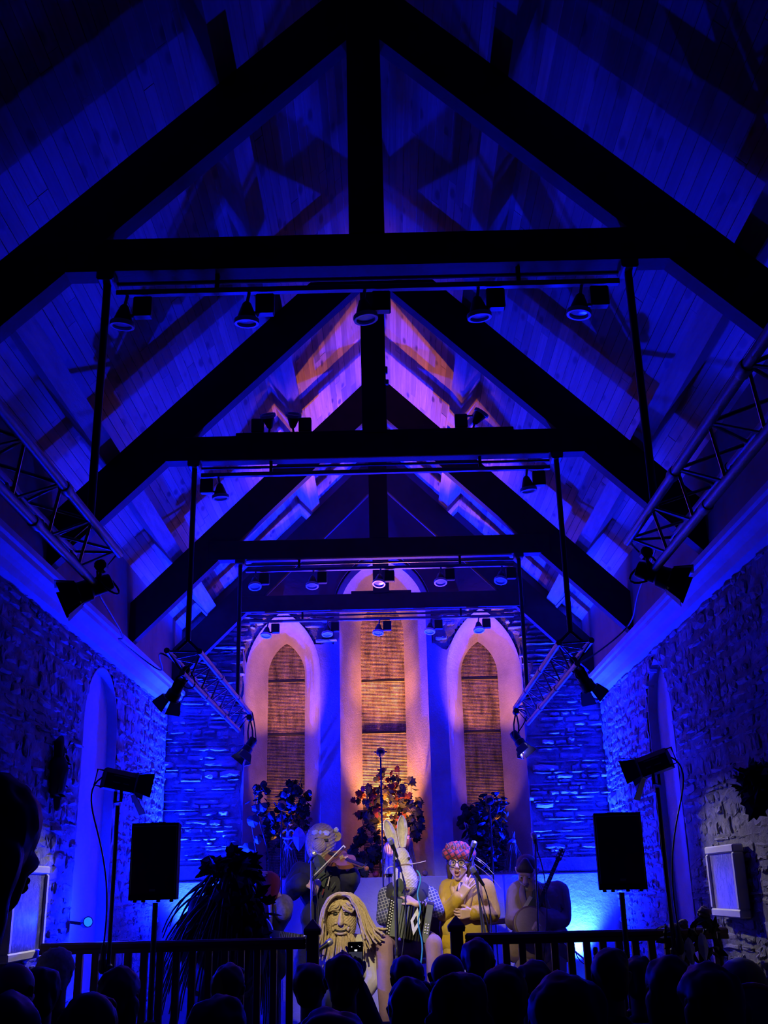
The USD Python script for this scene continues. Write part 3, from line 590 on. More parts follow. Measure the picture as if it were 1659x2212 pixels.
for s, y, z in ((-1, 10.965, .83), (1, 10.965, .73), (.011, 10.78, 1.44)):
    t = thing('floor_uplight', f"blue floor uplight behind the {'left' if s < 0 else 'right'} end of the stage" if abs(s) == 1 else 'warm uplight on a short post behind the musicians, under the centre window', 'lamp', (s * 1.82, y, .4))
    obj('housing', lathe([(.05, -.16), (.075, -.14), (.08, 0), (.07, 0), (.07, -.03)], 16, (s * 1.82, y, z - .02), (s * 1.82, y + .0, 9)), M['black'], t, smooth=40)
    obj('stand', box((s * 1.82, y, (.4 + z - .16) / 2), (.10, .10, z - .16 - .4), .01), M['black'], t)
    obj('lens', lathe([(.001, -.02), (.069, -.02), (.069, -.015), (.001, -.015)], 16, (s * 1.82, y, z), (s * 1.82, y, 9)), M['ledblue' if abs(s) == 1 else 'ledwarm'], t)

# ------------------------------------------------------------------ leaves
def leaf_mesh(kind, size, r):
    """A leaf in its own xy plane: stalk at the origin, tip along +y; folded a little along the midrib, about a millimetre thick."""
    if kind == 'lobed': out = [(.0, 0), (.22, -.10), (.46, .02), (.40, .22), (.62, .38), (.36, .52), (.30, .78), (.12, .74), (0, 1.05)]
    elif kind == 'round': out = [(0, 0), (.26, -.06), (.47, .12), (.52, .40), (.40, .70), (.18, .90), (0, 1.0)]
    else: out = [(0, 0), (.11, .12), (.19, .38), (.16, .65), (.07, .88), (0, 1.0)]
    pts = [(x * (1 + r.uniform(-.12, .12)), y) for x, y in out]
    ring = pts + [(-x * (1 + r.uniform(-.12, .12)), y) for x, y in out[-2:0:-1]]; n = len(ring)
    V = np.array([(x, y, -.28 * abs(x) - .18 * y * y + r.uniform(-.03, .03)) for x, y in ring]); c = np.array([[0, .45, .02]])
    V = np.vstack([V, c]) * size; top = V + [0, 0, .0012]; f = []
    for i in range(n):
        j = (i + 1) % n; f += [[i, j, n], [n + 1 + j, n + 1 + i, 2 * n + 1]]
        f += [[i, n + 1 + i, n + 1 + j], [i, n + 1 + j, j]]
    return np.vstack([V, top]), np.array(f)[:, ::-1]
def rot_to(d, up, roll=0.0):
    y = np.asarray(d, float); y /= np.linalg.norm(y); x = np.cross(y, up); x /= np.linalg.norm(x) + 1e-9; z = np.cross(x, y)
    c, s = math.cos(roll), math.sin(roll); return np.stack([c * x - s * z, y, s * x + c * z], 1)
def leaf_mat(name, c, rnd=.35):
    return usdkit.material(stage, '/World/Looks/' + name, {'oi': ('object_info', {}), 'mr': ('map_range', {'from_min': 0.0, 'from_max': 1.0, 'to_min': 1 - rnd, 'to_max': 1 + rnd}), 'hv': ('hsv', {'hue': .5, 'saturation': 1.0, 'fac': 1.0, 'color': c}),
        'p': ('principled_bsdf', {'roughness': .6, 'specular_ior_level': .25}), 't': ('translucent_bsdf', {}), 'm': ('mix_closure', {'fac': .30})},
        [('oi.random', 'mr.value'), ('mr.result', 'hv.value'), ('hv.color', 'p.base_color'), ('hv.color', 't.color'), ('p.BSDF', 'm.closure1'), ('t.BSDF', 'm.closure2')], surface='m.closure')
M['leafgreen'] = leaf_mat('leaf_green', (.07, .085, .025)); M['leafred'] = leaf_mat('leaf_autumn_red', (.26, .06, .02)); M['leafyel'] = leaf_mat('leaf_yellow_green', (.34, .32, .06))
M['leafdark'] = leaf_mat('leaf_dark', (.014, .018, .009)); M['leafblack'] = leaf_mat('leaf_black', (.004, .005, .004)); M['leafpale'] = leaf_mat('leaf_pale_green', (.10, .125, .09)); M['stem'] = mat('vine_stem', (.05, .03, .02), .8, .2, 20)
OFFY = .20
def foliage(t, pts, kinds, mats, size, seed, facing=(0, -1, .2), spread=.9, droop=.5):
    r = random.Random(seed)
    for p in pts:
        p = np.asarray(p, float) + (0, OFFY, 0)
        d = np.array([r.uniform(-1, 1), r.uniform(-.5, .3), r.uniform(-1, .6) - droop * .3]); up = np.asarray(facing, float) + np.array([r.uniform(-1, 1), r.uniform(-1, 1), r.uniform(-1, 1)]) * spread
        V, f = leaf_mesh(r.choice(kinds), r.uniform(*size), r); R = rot_to(d, up); obj('leaf', trimesh.Trimesh(V @ R.T + p, f, process=False), M[r.choice(mats)], t)
def vine(t, pts, r0):
    pts = np.asarray(pts, float) + (0, OFFY, 0); obj('stem', tube(smoothpath(pts, 20), np.linspace(r0, r0 * .4, 20), 6), M['stem'], t, smooth=True)
def blob(n, cx, cz, rx, rz, y, dy, seed):
    r = random.Random(seed); o = []
    while len(o) < n:
        a, b = r.uniform(-1, 1), r.uniform(-1, 1)
        if a * a + b * b < 1: o.append((cx + a * rx, y + r.uniform(-dy, dy), cz + b * rz))
    return o
t = thing('climbing_plant', 'autumn vine with lit yellow and red leaves in the centre window', 'plant', (0, 11.15, 1.70))
vine(t, [(-.07, 10.97, 1.70), (-.09, 10.97, 1.95), (-.13, 10.98, 2.2), (-.16, 10.98, 2.5)], .011); vine(t, [(-.07, 10.97, 1.72), (.02, 10.98, 1.95), (.10, 10.98, 2.3), (.14, 10.98, 2.72)], .009); vine(t, [(-.05, 10.97, 1.75), (.10, 10.98, 1.9), (.22, 10.97, 2.2), (.26, 10.97, 2.6)], .007); vine(t, [(-.08, 10.97, 1.9), (-.2, 10.96, 2.1), (-.26, 10.95, 2.35)], .006)
foliage(t, blob(40, -.17, 2.44, .15, .17, 10.94, .05, 1), ['lobed'], ['leafgreen', 'leafred', 'leafgreen'], (.06, .10), 2); foliage(t, blob(34, .18, 2.42, .17, .26, 10.95, .05, 3), ['lobed'], ['leafgreen', 'leafred', 'leafyel'], (.06, .10), 4)
foliage(t, blob(40, .06, 2.33, .20, .24, 11.02, .04, 5), ['lobed'], ['leafyel', 'leafyel', 'leafgreen'], (.05, .09), 6); foliage(t, blob(46, .05, 2.26, .22, .30, 10.98, .05, 51), ['lobed'], ['leafyel', 'leafgreen', 'leafyel', 'leafred'], (.06, .10), 52); foliage(t, blob(22, .02, 2.66, .14, .13, 10.97, .04, 7), ['lobed'], ['leafred', 'leafgreen', 'leafyel'], (.05, .08), 8)
foliage(t, blob(30, -.16, 2.12, .14, .20, 10.93, .05, 9), ['lobed'], ['leafgreen', 'leafdark'], (.06, .11), 10); foliage(t, blob(44, -.27, 1.90, .13, .17, 10.90, .06, 11), ['lobed'], ['leafdark', 'leafgreen'], (.06, .10), 12); foliage(t, blob(10, -.02, 1.98, .10, .22, 10.95, .03, 13), ['lobed'], ['leafdark'], (.07, .10), 14)
foliage(t, blob(30, .28, 2.25, .08, .22, 10.93, .05, 15), ['lobed'], ['leafgreen', 'leafdark'], (.06, .09), 16)
t = thing('climbing_plant', 'dark vine with large pale leaves in the left window', 'plant', (-1.1, 11.15, 1.70))
vine(t, [(-1.18, 10.95, 1.70), (-1.20, 10.94, 2.0), (-1.29, 10.93, 2.3), (-1.33, 10.92, 2.62)], .010); vine(t, [(-1.08, 10.95, 1.70), (-1.02, 10.95, 2.05), (-.95, 10.95, 2.4), (-.85, 10.94, 2.68)], .010); vine(t, [(-1.30, 10.92, 1.95), (-1.33, 10.9, 2.1), (-1.36, 10.88, 2.3)], .006)
foliage(t, blob(26, -1.30, 2.52, .07, .16, 10.92, .04, 21), ['round', 'lance'], ['leafdark'], (.05, .08), 22); foliage(t, blob(70, -.92, 2.46, .15, .20, 10.95, .06, 23), ['round', 'lobed'], ['leafdark', 'leafdark'], (.05, .08), 24)
foliage(t, blob(30, -.88, 2.24, .10, .12, 10.98, .04, 25), ['lobed'], ['leafyel', 'leafdark', 'leafred'], (.04, .07), 26); foliage(t, blob(34, -1.12, 2.30, .14, .20, 10.96, .05, 27), ['lobed', 'round'], ['leafdark', 'leafdark'], (.06, .10), 28); foliage(t, blob(16, -1.15, 2.05, .10, .12, 10.96, .04, 29), ['lance'], ['leafdark', 'leafdark'], (.05, .09), 30)
for (px, py, sz) in ((545, 1775, .12), (535, 1835, .12), (566, 1745, .09), (555, 1815, .08), (552, 1750, .08)):
    p = at(px, py, 11.04); V, f = leaf_mesh('round', sz, random.Random(px)); R = rot_to((.2, -.1, -1), (0, -1, .15)); obj('leaf', trimesh.Trimesh(V @ R.T + p + (0, 0, sz * .5), f, process=False), M['leafpale'], t)
t = thing('climbing_plant', 'dense dark bush of narrow leaves in the right window', 'plant', (1.02, 11.15, 1.70))
vine(t, [(1.04, 10.95, 1.70), (1.03, 10.95, 2.0), (1.0, 10.95, 2.4)], .012); vine(t, [(1.06, 10.95, 1.72), (1.12, 10.95, 2.0), (1.17, 10.94, 2.42)], .009)
foliage(t, blob(130, 1.00, 2.14, .21, .33, 10.93, .08, 31), ['lance'], ['leafdark', 'leafdark', 'leafdark'], (.07, .12), 32); foliage(t, blob(60, .90, 2.22, .14, .18, 10.9, .05, 33), ['round'], ['leafdark'], (.05, .09), 34); foliage(t, blob(46, 1.10, 2.36, .15, .12, 10.96, .05, 35), ['lance'], ['leafdark', 'leafdark', 'leafyel'], (.06, .10), 36); foliage(t, blob(50, 1.0, 1.86, .15, .14, 10.9, .05, 37), ['lance'], ['leafdark'], (.07, .11), 38)

OFFY = 0.0
# lamps on thin stands in front of the windows (their backs are towards the hall)
for (px, py, nm, z0) in ((822, 1625, 'centre', .4), (609, 1740, 'left', .4), (1057, 1728, 'right', .4)):
    p = at(px, py, 10.44); t = thing('stand_light', f'small round lamp on a thin stand facing the {nm} window', 'lamp', (p[0], p[1], z0), group='round lamps facing the windows')
    obj('head', lathe([(.012, -.05), (.034, -.045), (.042, -.02), (.042, .03), (.036, .03), (.036, .01)], 18, p, p + np.array([0, .95, .3])), M['black'], t, smooth=40)
    for s in (-1, 1): obj('knob', lathe([(.008, 0), (.010, .012), (.006, .018)], 8, p + (s * .042, 0, 0), p + (s, 0, 0)), M['black'], t)
    obj('stem', tube([(p[0], p[1], z0), p + (0, 0, -.05)], .0075, 8), M['rod'], t, smooth=40)
    obj('joint', lathe([(.009, -.03), (.013, -.02), (.013, .02), (.009, .03)], 8, (p[0], p[1], p[2] - .45), (p[0], p[1], 9)), M['rod'], t, smooth=40)
    obj('base', lathe([(.12, 0), (.12, .012), (.02, .03)], 16, (p[0], p[1], z0), (p[0], p[1], 9)), M['rod'], t)

for x, nm in ((-1.06, 'left'), (.02, 'centre'), (1.06, 'right')):
    t = thing('sill_uplight', f'small black uplight on the sill of the {nm} window, behind the leaves', 'lamp', (x, 11.36, 1.70)); obj('housing', lathe([(.030, 0), (.034, .01), (.034, .09), (.028, .09), (.028, .06)], 14, (x, 11.36, 1.70), (x, 11.36, 9)), M['black'], t, smooth=40)
# besoms, figurine, fruit on the sills
M['twig'] = mat('dry_twig', (.28, .19, .11), .8, .35, 30); M['bow'] = mat('blue_ribbon', (.35, .34, .75), .5, .1, 10)
def besom(x, y, z0, h, w, label, seed):
    r = random.Random(seed); t = thing('besom', label, 'broom', (x, y, z0)); tie = np.array([x, y, z0 + h]); ms = []
    for i in range(46):
        a, q = r.uniform(0, 2 * math.pi), math.sqrt(r.random()); e = np.array([x + w * q * math.cos(a), y + .4 * w * q * math.sin(a), z0 + r.uniform(0, .03)])
        ms.append(tube(smoothpath([tie + np.array([r.uniform(-.02, .02), 0, r.uniform(.02, .10)]), tie + np.array([.016 * math.cos(a), .016 * math.sin(a), 0]), tie * .5 + e * .5 + np.array([.016 * math.cos(a), 0, 0]), e], 8), np.linspace(.0045, .0025, 8), 4))
    obj('bristles', cat(ms), M['twig'], t, kind='stuff')
    obj('binding', lathe([(.022, -.018), (.027, -.01), (.027, .01), (.022, .018)], 12, tie, tie + np.array([0, 0, 1.])), M['bow'], t, smooth=40)
    return t
bt = besom(-.985, 11.13, 1.71, .38, .13, 'twig besom with a blue bow, leaning in the left window', 5)
for s in (-1, 1): obj('bow_loop', tube(smoothpath([(-.985, 11.11, 2.1), (-.985 + s * .05, 11.10, 2.16), (-.985 + s * .075, 11.10, 2.11), (-.985, 11.11, 2.09), (-.985 + s * .04, 11.10, 1.98)], 14), .008, 6), M['bow'], bt, smooth=True)
besom(1.26, 11.13, 1.71, .30, .13, 'plain twig besom standing in the right window', 6)
besom(.215, 11.12, 1.71, .36, .09, 'dark narrow twig bundle behind the hare mask', 8)
def lumpy(c, r, seed, sq=(1, 1, 1), amp=.06, sub=2):
    m = trimesh.creation.icosphere(sub); v = np.array(m.vertices); v = v * (1 + amp * (fbm(v * 2 + seed, 3) - .5)[:, None] * 2) * np.asarray(sq) * r + c
    return trimesh.Trimesh(v, m.faces, process=False)
M['apple'] = mat('apple_red', (.42, .06, .06), .3, .2, 20); M['gourd'] = mat('gourd_skin', (.22, .12, .09), .5, .3, 20); M['doll'] = mat('doll_cloth', (.55, .55, .60), .8, .25, 40)
for (px, r, mt, lab, ct) in ((812, .033, 'apple', 'shiny red apple on the centre sill', 'apple'), (791, .026, 'gourd', 'small brown gourd on the centre sill, left of the red apple', 'gourd'), (918, .030, 'gourd', 'brown gourd on the right end of the centre sill', 'gourd')):
    p = at(px, 1892, 11.13); p[2] = 1.70 + r * .92
    t = thing('apple' if mt == 'apple' else 'gourd', lab, ct, (p[0], p[1], 1.70)); obj('fruit', lumpy(p, r, px, (1, 1, .92), .05, 3), M[mt], t, smooth=True); obj('stalk', tube([p + (0, 0, r * .85), p + (.004, 0, r * 1.25)], .002, 5), M['stem'], t)
p = np.array([.02, 11.10, 1.70]); t = thing('figurine', 'small ragged pale doll with long hair on the centre sill', 'figurine', p)
obj('dress', lathe([(.055, 0.0), (.065, .02), (.05, .10), (.038, .16), (.045, .20), (.02, .235)], 12, p + (0, 0, .03), p + (0, 0, 9)), M['doll'], t, smooth=40); obj('head', lumpy(p + (0, 0, .295), .034, 3, (1, 1, 1.1)), M['gourd'], t, smooth=True)
obj('hair', cat([tube(smoothpath([p + (0, 0, .335), p + (.035 * math.cos(a), .03 * math.sin(a), .31), p + (.05 * math.cos(a), .04 * math.sin(a), .22 - .03 * (k % 2))], 8), .006, 5) for k, a in enumerate(np.linspace(.2, 6, 16))]), M['doll'], t, smooth=True)
for s in (-1, 1): obj('arm', tube([p + (s * .035, 0, .21), p + (s * .075, -.02, .15), p + (s * .06, -.045, .11)], .012, 6), M['doll'], t); obj('boot', box(p + (s * .025, -.012, .015), (.03, .055, .03), .008), M['black'], t)
p = at(645, 1800, 10.4); M['feather'] = mat('feather', (.50, .50, .62), .7, .2, 30); V, f = leaf_mesh('lance', .22, random.Random(4)); V[:, 0] *= 1.5; R = rot_to((.0, 0, -1), (0, -1, .1))
obj('feather', trimesh.Trimesh(V @ R.T + p + (0, 0, .06), f, process=False), M['feather'], label='large pale feather hanging beside the left window', cat='feather')

# ------------------------------------------------------------------ people
def ball(c, r, n=14):
    return m3.Manifold.sphere(1.0, n).scale([float(x) for x in np.broadcast_to(r, 3)]).translate([float(x) for x in c])
def bone(a, b, ra, rb, n=14): return m3.Manifold.batch_hull([ball(a, ra, n), ball(b, rb, n)])
def chain(pts, rs, n=14): return [bone(pts[i], pts[i + 1], rs[i], rs[i + 1], n) for i in range(len(pts) - 1)]
def hullof(*pr): return m3.Manifold.batch_hull([ball(c, r) for c, r in pr])
def fuse(ms, step=.016, it=6):
    m = m3.Manifold.batch_boolean(ms, m3.OpType.Add).refine_to_length(step); t = tri(m)
    t = trimesh.Trimesh(t.vertices, t.faces, process=True); v0 = np.array(t.vertices); trimesh.smoothing.filter_taubin(t, iterations=it)
    d = np.array(t.vertices) - v0; L = np.linalg.norm(d, axis=1, keepdims=True); bad = (L[:, 0] > .03) | ~np.isfinite(L[:, 0]); d[bad] = 0
    return trimesh.Trimesh(v0 + d, t.faces, process=False)
nz = lambda v: np.asarray(v, float) / np.linalg.norm(v)
def hand(w, d, n, side, curl=.5, spread=.12, size=1.0, fingers=None):
    """Palm, four unequal fingers and a thumb: d points along the fingers, n out of the palm, side=+1/-1 puts the thumb at +/- cross(d, n)."""
    w = np.asarray(w, float); d = nz(d); n = np.asarray(n, float) - d * np.dot(n, d); n = nz(n); s = np.cross(d, n) * side; k = size; ms = []
    kn = [w + (d * .088 + s * o) * k for o in (.031, .011, -.010, -.030)]
    ms.append(m3.Manifold.batch_hull([ball(w + s * .014 * k, .019 * k), ball(w - s * .014 * k, .019 * k)] + [ball(q, .0125 * k) for q in kn] + [ball(w + (d * .03 + s * .030) * k, .014 * k)]))
    for i, q in enumerate(kn):
        L = np.array((.042, .028, .022)) * (.95, 1.06, 1.0, .80)[i] * k; sp = (1.5, .5, -.5, -1.5)[i] * spread; c = (fingers[i] if fingers else curl); a = .35 * c; p = q
        for j in range(3):
            a += c * (.55, .85, .6)[j]; dr = nz((d * math.cos(sp) + s * math.sin(sp)) * math.cos(a) + n * math.sin(a)); p2 = p + dr * L[j]
            ms.append(bone(p, p2, (.0098, .0088, .0080)[j] * k, (.0088, .0080, .0070)[j] * k, 10)); p = p2
    b = w + (d * .028 + s * .028) * k; p1 = b + nz(d * .62 + s * .72 + n * (.25 + .3 * curl)) * .040 * k; p2 = p1 + nz(d * .85 + s * (.42 - .5 * curl) + n * (.25 + .5 * curl)) * .032 * k
    ms += [bone(b, p1, .0145 * k, .0105 * k, 10), bone(p1, p2, .0105 * k, .0085 * k, 10)]
    return ms
def head_parts(c, face, up=(0, 0, 1), k=1.0, skin='skin', mouth=0.0):
    """Head and neckless face: c is the middle of the head, face the way it looks. Returns hull pieces and a local-to-world map."""
    f = nz(face); u = np.asarray(up, float) - f * np.dot(up, f); u = nz(u); r = np.cross(f, u); R = np.stack([r, f, u], 1); W = lambda x, y, z: np.asarray(c) + R @ (np.array([x, y, z]) * k)
    h = lambda *pr: m3.Manifold.batch_hull([ball(W(*p), q * k) for p, q in pr])
    ms = [h(((0, -.018, .030), .080), ((0, .012, .026), .074)), h(((0, .020, .03), .062), ((0, .030, -.055), .045), ((0, .048, -.085 - mouth), .022), ((.035, .02, -.035), .032), ((-.035, .02, -.035), .032)),
          h(((.040, .056, -.022), .020), ((.050, .02, -.03), .02)), h(((-.040, .056, -.022), .020), ((-.050, .02, -.03), .02)),
          h(((0, .078, .018), .010), ((0, .104, -.022), .012), ((.012, .090, -.027), .009), ((-.012, .090, -.027), .009)), h(((.034, .072, .030), .010), ((-.034, .072, .030), .010), ((0, .076, .034), .010)),
          h(((0, .083, -.052), .009), ((.018, .076, -.052), .007), ((-.018, .076, -.052), .007)), h(((0, .080, -.066 - mouth), .010), ((.015, .074, -.064 - mouth), .008), ((-.015, .074, -.064 - mouth), .008))]
    for s in (-1, 1): ms.append(h(((s * .076, -.008, .012), .014), ((s * .078, -.012, -.018), .010), ((s * .086, -.022, .016), .012)))
    return ms, W
M['skin'] = mat('skin_light', (.62, .40, .30), .5, .10, 12); M['eye'] = mat('eye_white', (.42, .40, .39), .2, .05, 5); M['iris'] = mat('iris_dark', (.04, .03, .03), .2, .1, 5); M['mouthred'] = mat('mouth_inside', (.10, .02, .02), .5, .1, 5); M['lip'] = mat('lips', (.50, .20, .18), .4, .1, 5)
M['hairbrown'] = mat('hair_brown', (.040, .016, .010), .55, .4, 60); M['hairdark'] = mat('hair_dark', (.016, .012, .011), .55, .4, 60); M['hairgrey'] = mat('hair_grey', (.40, .36, .32), .7, .3, 60)
M['coatyel'] = mat('coat_yellow', (.50, .32, .02), .8, .10, 8, .004, 26); M['trouseryel'] = mat('trouser_yellow', (.48, .33, .05), .8, .10, 8, .003, 30); M['shirtblack'] = mat('shirt_black', (.02, .02, .022), .8, .2, 8)
M['coatdark'] = mat('coat_dark_blue', (.013, .013, .024), .8, .2, 8, .004, 20); M['coatbrown'] = mat('coat_brown', (.25, .165, .135), .85, .16, 7, .005, 18); M['trousertan'] = mat('trouser_tan', (.30, .22, .16), .85, .15, 8, .003, 30); M['denim'] = mat('denim_dark', (.10, .11, .17), .8, .2, 14)
M['trouserrose'] = mat('trouser_rose', (.34, .20, .26), .85, .15, 8, .003, 30); M['vestgreen'] = mat('vest_green_grey', (.07, .085, .075), .8, .15, 8); M['redhood'] = mat('red_cloth', (.22, .016, .022), .85, .15, 8, .003, 30); M['sleevegrey'] = mat('sleeve_brown_grey', (.20, .165, .13), .85, .3, 40, .004, 40)
M['shoe'] = mat('shoe_leather', (.03, .022, .02), .4, .2, 10); M['crowd'] = mat('crowd_jacket', (.014, .013, .016), .9, .3, 8); M['crowdskin'] = mat('crowd_skin', (.16, .10, .08), .6, .1, 8)
M['cotton'] = mat('cotton_wool', (.75, .75, .75), .9, .1, 40, .004, 60); M['rope'] = mat('jute_rope', (.50, .38, .22), .85, .2, 60, .003, 160); M['wicker'] = mat('wicker', (.46, .34, .21), .6, .25, 40, .0015, 120); M['wickerpale'] = mat('wicker_pale', (.60, .53, .44), .6, .2, 40, .0015, 120)
def plaid(name, base, line, per, w, axes='xz', rot=0.0):
    nodes = {'g': ('texture_coordinate', {}), 'mp': ('mapping', {'mapping_type': 'point', 'rotation': (0, rot, 0)}), 's': ('separate_xyz', {}), 'p': ('principled_bsdf', {'roughness': .85}), 'mx': ('math', {'math_type': 'maximum'}), 'c': ('mix_color', {'blend_type': 'mix', 'a': base, 'b': line})}
    links = [('g.object', 'mp.vector'), ('mp.vector', 's.vector')]
    for i, a in enumerate(axes):
        nodes |= {f'd{i}': ('math', {'math_type': 'divide', 'value2': per}), f'f{i}': ('math', {'math_type': 'fraction'}), f'l{i}': ('math', {'math_type': 'less_than', 'value2': w})}
        links += [(f's.{a}', f'd{i}.value1'), (f'd{i}.value', f'f{i}.value1'), (f'f{i}.value', f'l{i}.value1'), (f'l{i}.value', f'mx.value{i + 1}')]
    return usdkit.material(stage, '/World/Looks/' + name, nodes, links + [('mx.value', 'c.fac'), ('c.result', 'p.base_color')], surface='p.BSDF')
M['tartan'] = plaid('tartan_red', (.40, .045, .035), (.05, .03, .05), .040, .24, 'xz', .5); M['check'] = plaid('check_shirt', (.05, .06, .13), (.40, .40, .44), .024, .17, 'xz', .3)
SZ = .40                                                    # stage floor
def lower_body(J, r=1.0):
    ms = [hullof((J['hip'] + (.09, 0, 0), .105 * r), (J['hip'] - (.09, 0, 0), .105 * r), (J['hip'] + (0, 0, .10), .12 * r))]
    for s in (0, 1): ms += chain([J['hipj'][s], J['kn'][s], J['an'][s]], [.088 * r, .060 * r, .042 * r])
    return ms
def stand_joints(hip, dx=.09, zf=SZ, kn=(0, 0), an=(0, 0)):
    hip = np.asarray(hip, float); J = {'hip': hip, 'hipj': [hip + (s * dx, 0, -.04) for s in (-1, 1)]}
    J['an'] = [np.array([hip[0] + s * (dx + .02) + an[0], hip[1] + an[1], zf + .085]) for s in (-1, 1)]; J['kn'] = [(J['hipj'][i] + J['an'][i]) / 2 + (0, -.03, 0) for i in (0, 1)]; return J
def shoes(t, J, mt='shoe', yaw=(0, -1)):
    for a in J['an']:
        d = np.array([yaw[0], yaw[1], 0.]); z = a[2] - .085
        obj('shoe', fuse([hullof((a + (0, .03, -.045), .040), (a + d * .08 + (0, 0, -.052), .036), (a + d * .16 + (0, 0, -.058), .028), (a + (0, 0, -.02), .040))], .02, 4), M[mt], t, smooth=True)
def upper(J, chest=.125, depth=.8):
    c, h = J['chest'], J['hip']; return [hullof((c + (.10, 0, 0), .10), (c - (.10, 0, 0), .10), (c + (0, 0, -.12), .12), (h + (0, 0, .12), .115)), hullof((J['sh'][0], .055), (J['sh'][1], .055), (c + (.07, 0, .02), .09), (c - (.07, 0, .02), .09)), bone(c + (0, 0, .10), J['neck'], .062, .052)]
def arms(J, r=1.0): return sum([chain([J['sh'][s], J['el'][s], J['wr'][s]], [.056 * r, .042 * r, .027 * r]) for s in (0, 1)], [])
def coat(J, flare=.17, length=0.0, r=1.0, open_=False):
    c, h = J['chest'], J['hip']
    ms = [hullof((c + (.12, 0, 0), .112 * r), (c - (.12, 0, 0), .112 * r), (c + (0, 0, -.14), .135 * r), (h + (0, 0, .10), .14 * r)), hullof((J['sh'][0], .070 * r), (J['sh'][1], .070 * r), (c + (.08, 0, .03), .105 * r), (c - (.08, 0, .03), .105 * r))]
    if length > 0: ms.append(hullof((h + (.05, 0, .10), .13 * r), (h - (.05, 0, .10), .13 * r), (h + (flare * .6, 0, -length), .10 * r), (h + (-flare * .6, 0, -length), .10 * r)))
    return ms
def sleeve(J, s, r=1.0, stop=.93, cuff=1.0): 
    w = J['el'][s] + (J['wr'][s] - J['el'][s]) * stop; return chain([J['sh'][s], J['el'][s], w], [.074 * r, .058 * r, .043 * r * cuff])
def dress(t, name, ms, mt, step=.018, it=8, fold=.008, seed=0, label=None, fs=9.0):
    m = fuse(ms, step, it); v = np.array(m.vertices); n = m.vertex_normals
    if fold: v = v + n * ((fbm(v * (fs, fs, fs * .35) + seed, 3, seed) - .5) * 2 * fold)[:, None]
    return obj(name, trimesh.Trimesh(v, m.faces, process=False), M[mt], t, smooth=True, label=label)
def tri_disk(c, r, n, th, mt, t, name, **k): return obj(name, lathe([(r * .2, -th / 2), (r, -th / 2), (r, th / 2), (r * .2, th / 2)], 24, c, np.asarray(c) + nz(n)), mt, t, **k)
def ellip_woven(c, R, radii, rows, cols, amp, prof=None, nu=None, nv=None, zr=(-1, 1)):
    """A woven shell: rows of over-and-under weave round an ellipsoid (or the profile prof: pairs of height, radius factor)."""
    nv, nu = nv or rows * 3, nu or cols * 2; t = np.linspace(zr[0], zr[1], nv); a = np.arange(nu) * 2 * np.pi / nu
    if prof is not None: rad = np.interp(t, [p[0] for p in prof], [p[1] for p in prof])
    else: rad = np.sqrt(np.clip(1 - t * t, 0.0004, 1))
    row = np.floor((t - zr[0]) / (zr[1] - zr[0]) * rows - 1e-9); ph = ((t - zr[0]) / (zr[1] - zr[0]) * rows) % 1
    bul = np.sin(np.pi * ph) ** .6; wv = np.cos(a[None, :] * cols / 2 + (row[:, None] % 2) * np.pi)
    d = amp * (bul[:, None] * .9 + .55 * wv * bul[:, None])
    rr = rad[:, None]; V = np.stack([rr * np.cos(a) * (radii[0] + d), rr * np.sin(a) * (radii[1] + d), np.broadcast_to(t[:, None] * radii[2], d.shape)], -1).reshape(-1, 3)
    i, j = np.meshgrid(np.arange(nv - 1), np.arange(nu), indexing='ij'); q = np.stack([i * nu + j, i * nu + (j + 1) % nu, (i + 1) * nu + (j + 1) % nu, (i + 1) * nu + j], -1).reshape(-1, 4)
    f = np.vstack([q[:, [0, 1, 2]], q[:, [0, 2, 3]]]); n0 = len(V); V = np.vstack([V, [[0, 0, t[0] * radii[2]], [0, 0, t[-1] * radii[2]]]])
    cap = [[n0, (k + 1) % nu, k] for k in range(nu)] + [[n0 + 1, (nv - 1) * nu + k, (nv - 1) * nu + (k + 1) % nu] for k in range(nu)]
    return trimesh.Trimesh(V @ R.T + c, np.vstack([f, cap]), process=False)
def frame(z, y): z = nz(z); y = np.asarray(y, float); y = nz(y - z * np.dot(y, z)); return np.stack([np.cross(y, z), y, z], 1)

# --- the singer
Y = 9.3
J = stand_joints(at(1003, 2004, Y)); J['chest'] = at(1005, 1936, Y); J['neck'] = at(995, 1903, Y) + (0, 0, .0); hc = at(991, 1868, Y - .02)
J['sh'] = [at(966, 1920, Y), at(1048, 1922, Y)]; J['el'] = [at(957, 1972, Y - .06), at(1066, 1976, Y - .05)]; J['wr'] = [at(996, 1938, Y - .20), at(1020, 1972, Y - .20)]
t = thing('person', 'singer in a yellow coat, tartan beret and round glasses, mouth open, hand on chest', 'person', (J['hip'][0], Y, SZ))
hd, W = head_parts(hc, (-.22, -1, .06), (.05, 0, 1), 1.08, mouth=.012)
body = upper(J) + arms(J) + lower_body(J, .92) + [bone(J['neck'] - (0, 0, .02), hc - (0, 0, .05), .055, .052)] + hd
body += hand(J['wr'][0], (.45, -.12, .75), (.35, .95, -.1), 1, .18, .20, 1.0) + hand(J['wr'][1], (-.85, -.22, -.05), (-.1, .95, .2), -1, .75, .06, 1.0)
obj('body', fuse(body, .012, 5), M['skin'], t, smooth=True)
dress(t, 'coat', coat(J, .2, .10, 1.0) + sleeve(J, 0, 1.08, .86, 1.25) + sleeve(J, 1, 1.12, .88, 1.25), 'coatyel', .014, 5, .022, 3, fs=11.0)
dress(t, 'trousers', lower_body(J, 1.16), 'trouseryel', .018, 6, .008, 4); shoes(t, J)
